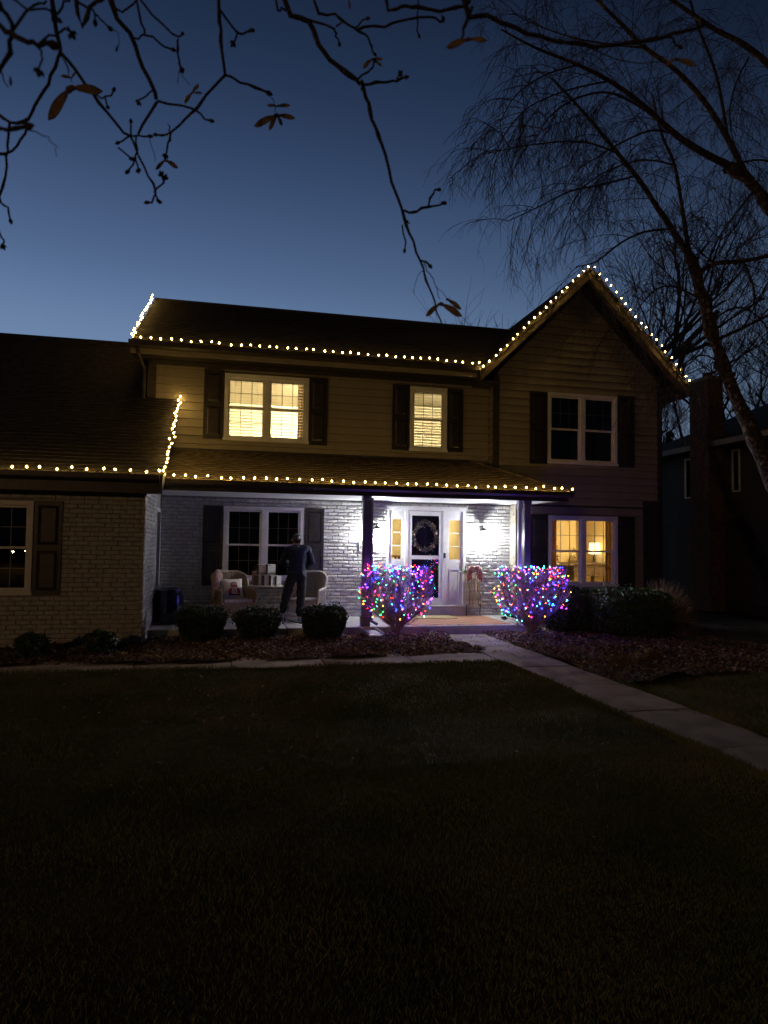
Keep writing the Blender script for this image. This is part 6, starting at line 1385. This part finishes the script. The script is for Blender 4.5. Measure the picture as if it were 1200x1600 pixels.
for k, lst in grp.items():
    b = MB()
    for q, (pts, r0, r1, bud) in enumerate(lst):
        P = [Vector(p) for p in pts]
        if P[0].z > 2.6 or (k == 'K' and q == 0):
            best = min(smooth(LIMB, 4), key=lambda v: (v-P[0]).length); P = [best, best.lerp(P[0], .6)+Vector((0,0,.02))]+P
        sp = smooth(P, 3); n = len(sp)
        sp = [p+Vector((rr.gauss(0,.0008), rr.gauss(0,.0008), rr.gauss(0,.0008))) for p in sp]
        rad = [(r0+(r1-r0)*i/(n-1)) for i in range(n)]
        for i in range(2, n-1):
            if r0 > .0012 and rr.random() < .16: rad[i] *= 1.35             # nodes
        b.tube([p[:] for p in sp], r0, r1, 7, radii=rad)
        if bud:
            d = (sp[-1]-sp[-2]).normalized(); e1 = sp[-1]; s = max(r1, .0011)
            b.tube([(e1-d*s)[:], (e1+d*s*1.2)[:], (e1+d*s*3.0)[:], (e1+d*s*5.0)[:]], s, sides=7, radii=[s*.9, s*2.1, s*1.7, s*.3])
            if rr.random() < .6:
                u = d.orthogonal().normalized(); 
                for sg in (-1, 1): f1 = e1-d*s*.5+u*sg*s; b.tube([f1[:], (f1+(d*.7+u*sg)*s*1.6)[:], (f1+(d*1.4+u*sg)*s*2.6)[:]], s, sides=5, radii=[s*.8, s*1.2, s*.2])
    build(b, 'branch', 'maple', mp, smooth=True)
def seed_mat():
    m = mat('winged_seed', (.27,.185,.11), .6, var=.35, scale=120, bump=.3, bscale=500); b = m.node_tree.nodes['Principled BSDF']
    t = m.node_tree; tl = t.nodes.new('ShaderNodeBsdfTranslucent'); tl.inputs[0].default_value = (.42,.29,.16,1); mx = t.nodes.new('ShaderNodeMixShader'); mx.inputs[0].default_value = .5
    t.links.new(b.outputs[0], mx.inputs[1]); t.links.new(tl.outputs[0], mx.inputs[2]); t.links.new(mx.outputs[0], [n for n in t.nodes if n.type == 'OUTPUT_MATERIAL'][0].inputs[0]); return m
M['seed'] = seed_mat()
for c, tips in SAMARAS:
    c = Vector(c); b = MB()
    for tip in tips:
        tip = Vector(tip); d = tip-c; l = d.length; d.normalize(); u = d.cross(Vector((0.15,1,.1))).normalized()
        if u.z > 0: u = -u
        nrm = d.cross(u).normalized()*.0006; top, bot = [], []
        for i in range(9):
            f = i/8; wd = l*.19*math.sin(PI*min(1, (.10+.90*f)**1.6))**.7*(1 if f > .2 else .5)+l*.025
            x = c+d*l*f-u*l*.10*math.sin(PI*f); top.append(x-u*wd*.22); bot.append(x+u*wd)
        V = top+bot; n = len(top); o = [(p+nrm)[:] for p in V]+[(p-nrm)[:] for p in V]
        F = [(i, i+1, n+i+1, n+i) for i in range(n-1)]+[(2*n+i, 3*n+i, 3*n+i+1, 2*n+i+1) for i in range(n-1)]+[(i, 2*n+i, 2*n+i+1, i+1) for i in range(n-1)]+[(n+i, n+i+1, 3*n+i+1, 3*n+i) for i in range(n-1)]
        b.add(o, F)
        r = l*.075; b.tube([(c-d*r*.5)[:], (c+d*r)[:], (c+d*r*2.6)[:]], r, sides=7, radii=[r*.7, r*1.2, r*.3])
    build(b, 'winged_seed', 'seed', mp, smooth=False)

# ------------------------------------------------------------------ unseen street lamp added behind the camera to light the house front 
sl = thing('added_street_lamp', 'added street lamp, unseen behind the camera, lighting the house front faintly', 'street lamp', (-16.0, -20.0, 0), local=True)
b = MB(); b.tube([(0,0,0),(0,0,1.0),(0,0,6.8)], .09, .05, 10); build(b, 'pole', 'black', sl)
b = MB(); b.tube([(0,0,6.8),(.1,.1,7.3),(.5,.6,7.5),(.75,.95,7.48)], .035, sides=8); build(b, 'arm', 'black', sl)
b = MB(); b.lathe([(.30,7.42),(.26,7.50),(.08,7.56)], 12, (.85,1.05,0)); build(b, 'head', 'black', sl)
b = MB(); b.lathe([(.05,7.18),(.16,7.24),(.22,7.33),(.24,7.40)], 12, (.85,1.05,0)); build(b, 'lamp', emis('added_lamp_glow', (1.0,.56,.22), E_FILL), sl)

for x, y, z, r, g_, l in ((-15.48,-30.0,.88,.075,70,'brighter small lamp across the road, mirrored in the garage window'), (-14.66,-30.0,.94,.05,60,'dimmer small lamp across the road, mirrored in the garage window')):
    t = thing('path_light', l, 'lamp', (x, y, 0), local=True)
    b = MB(); b.tube([(0,0,0),(0,0,z-r)], .025, sides=6); build(b, 'post', 'black', t)
    b = MB(); b.lathe([(r*.4,-r),(r,-r*.4),(r,r*.5),(r*.6,r)], 10, (0,0,z)); build(b, 'globe', emis('path_light_glow', (1.0,.85,.6), g_), t)
    b = MB(); b.lathe([(r*1.4,r*1.02),(r*.3,r*1.7)], 10, (0,0,z)); build(b, 'cap', 'black', t)
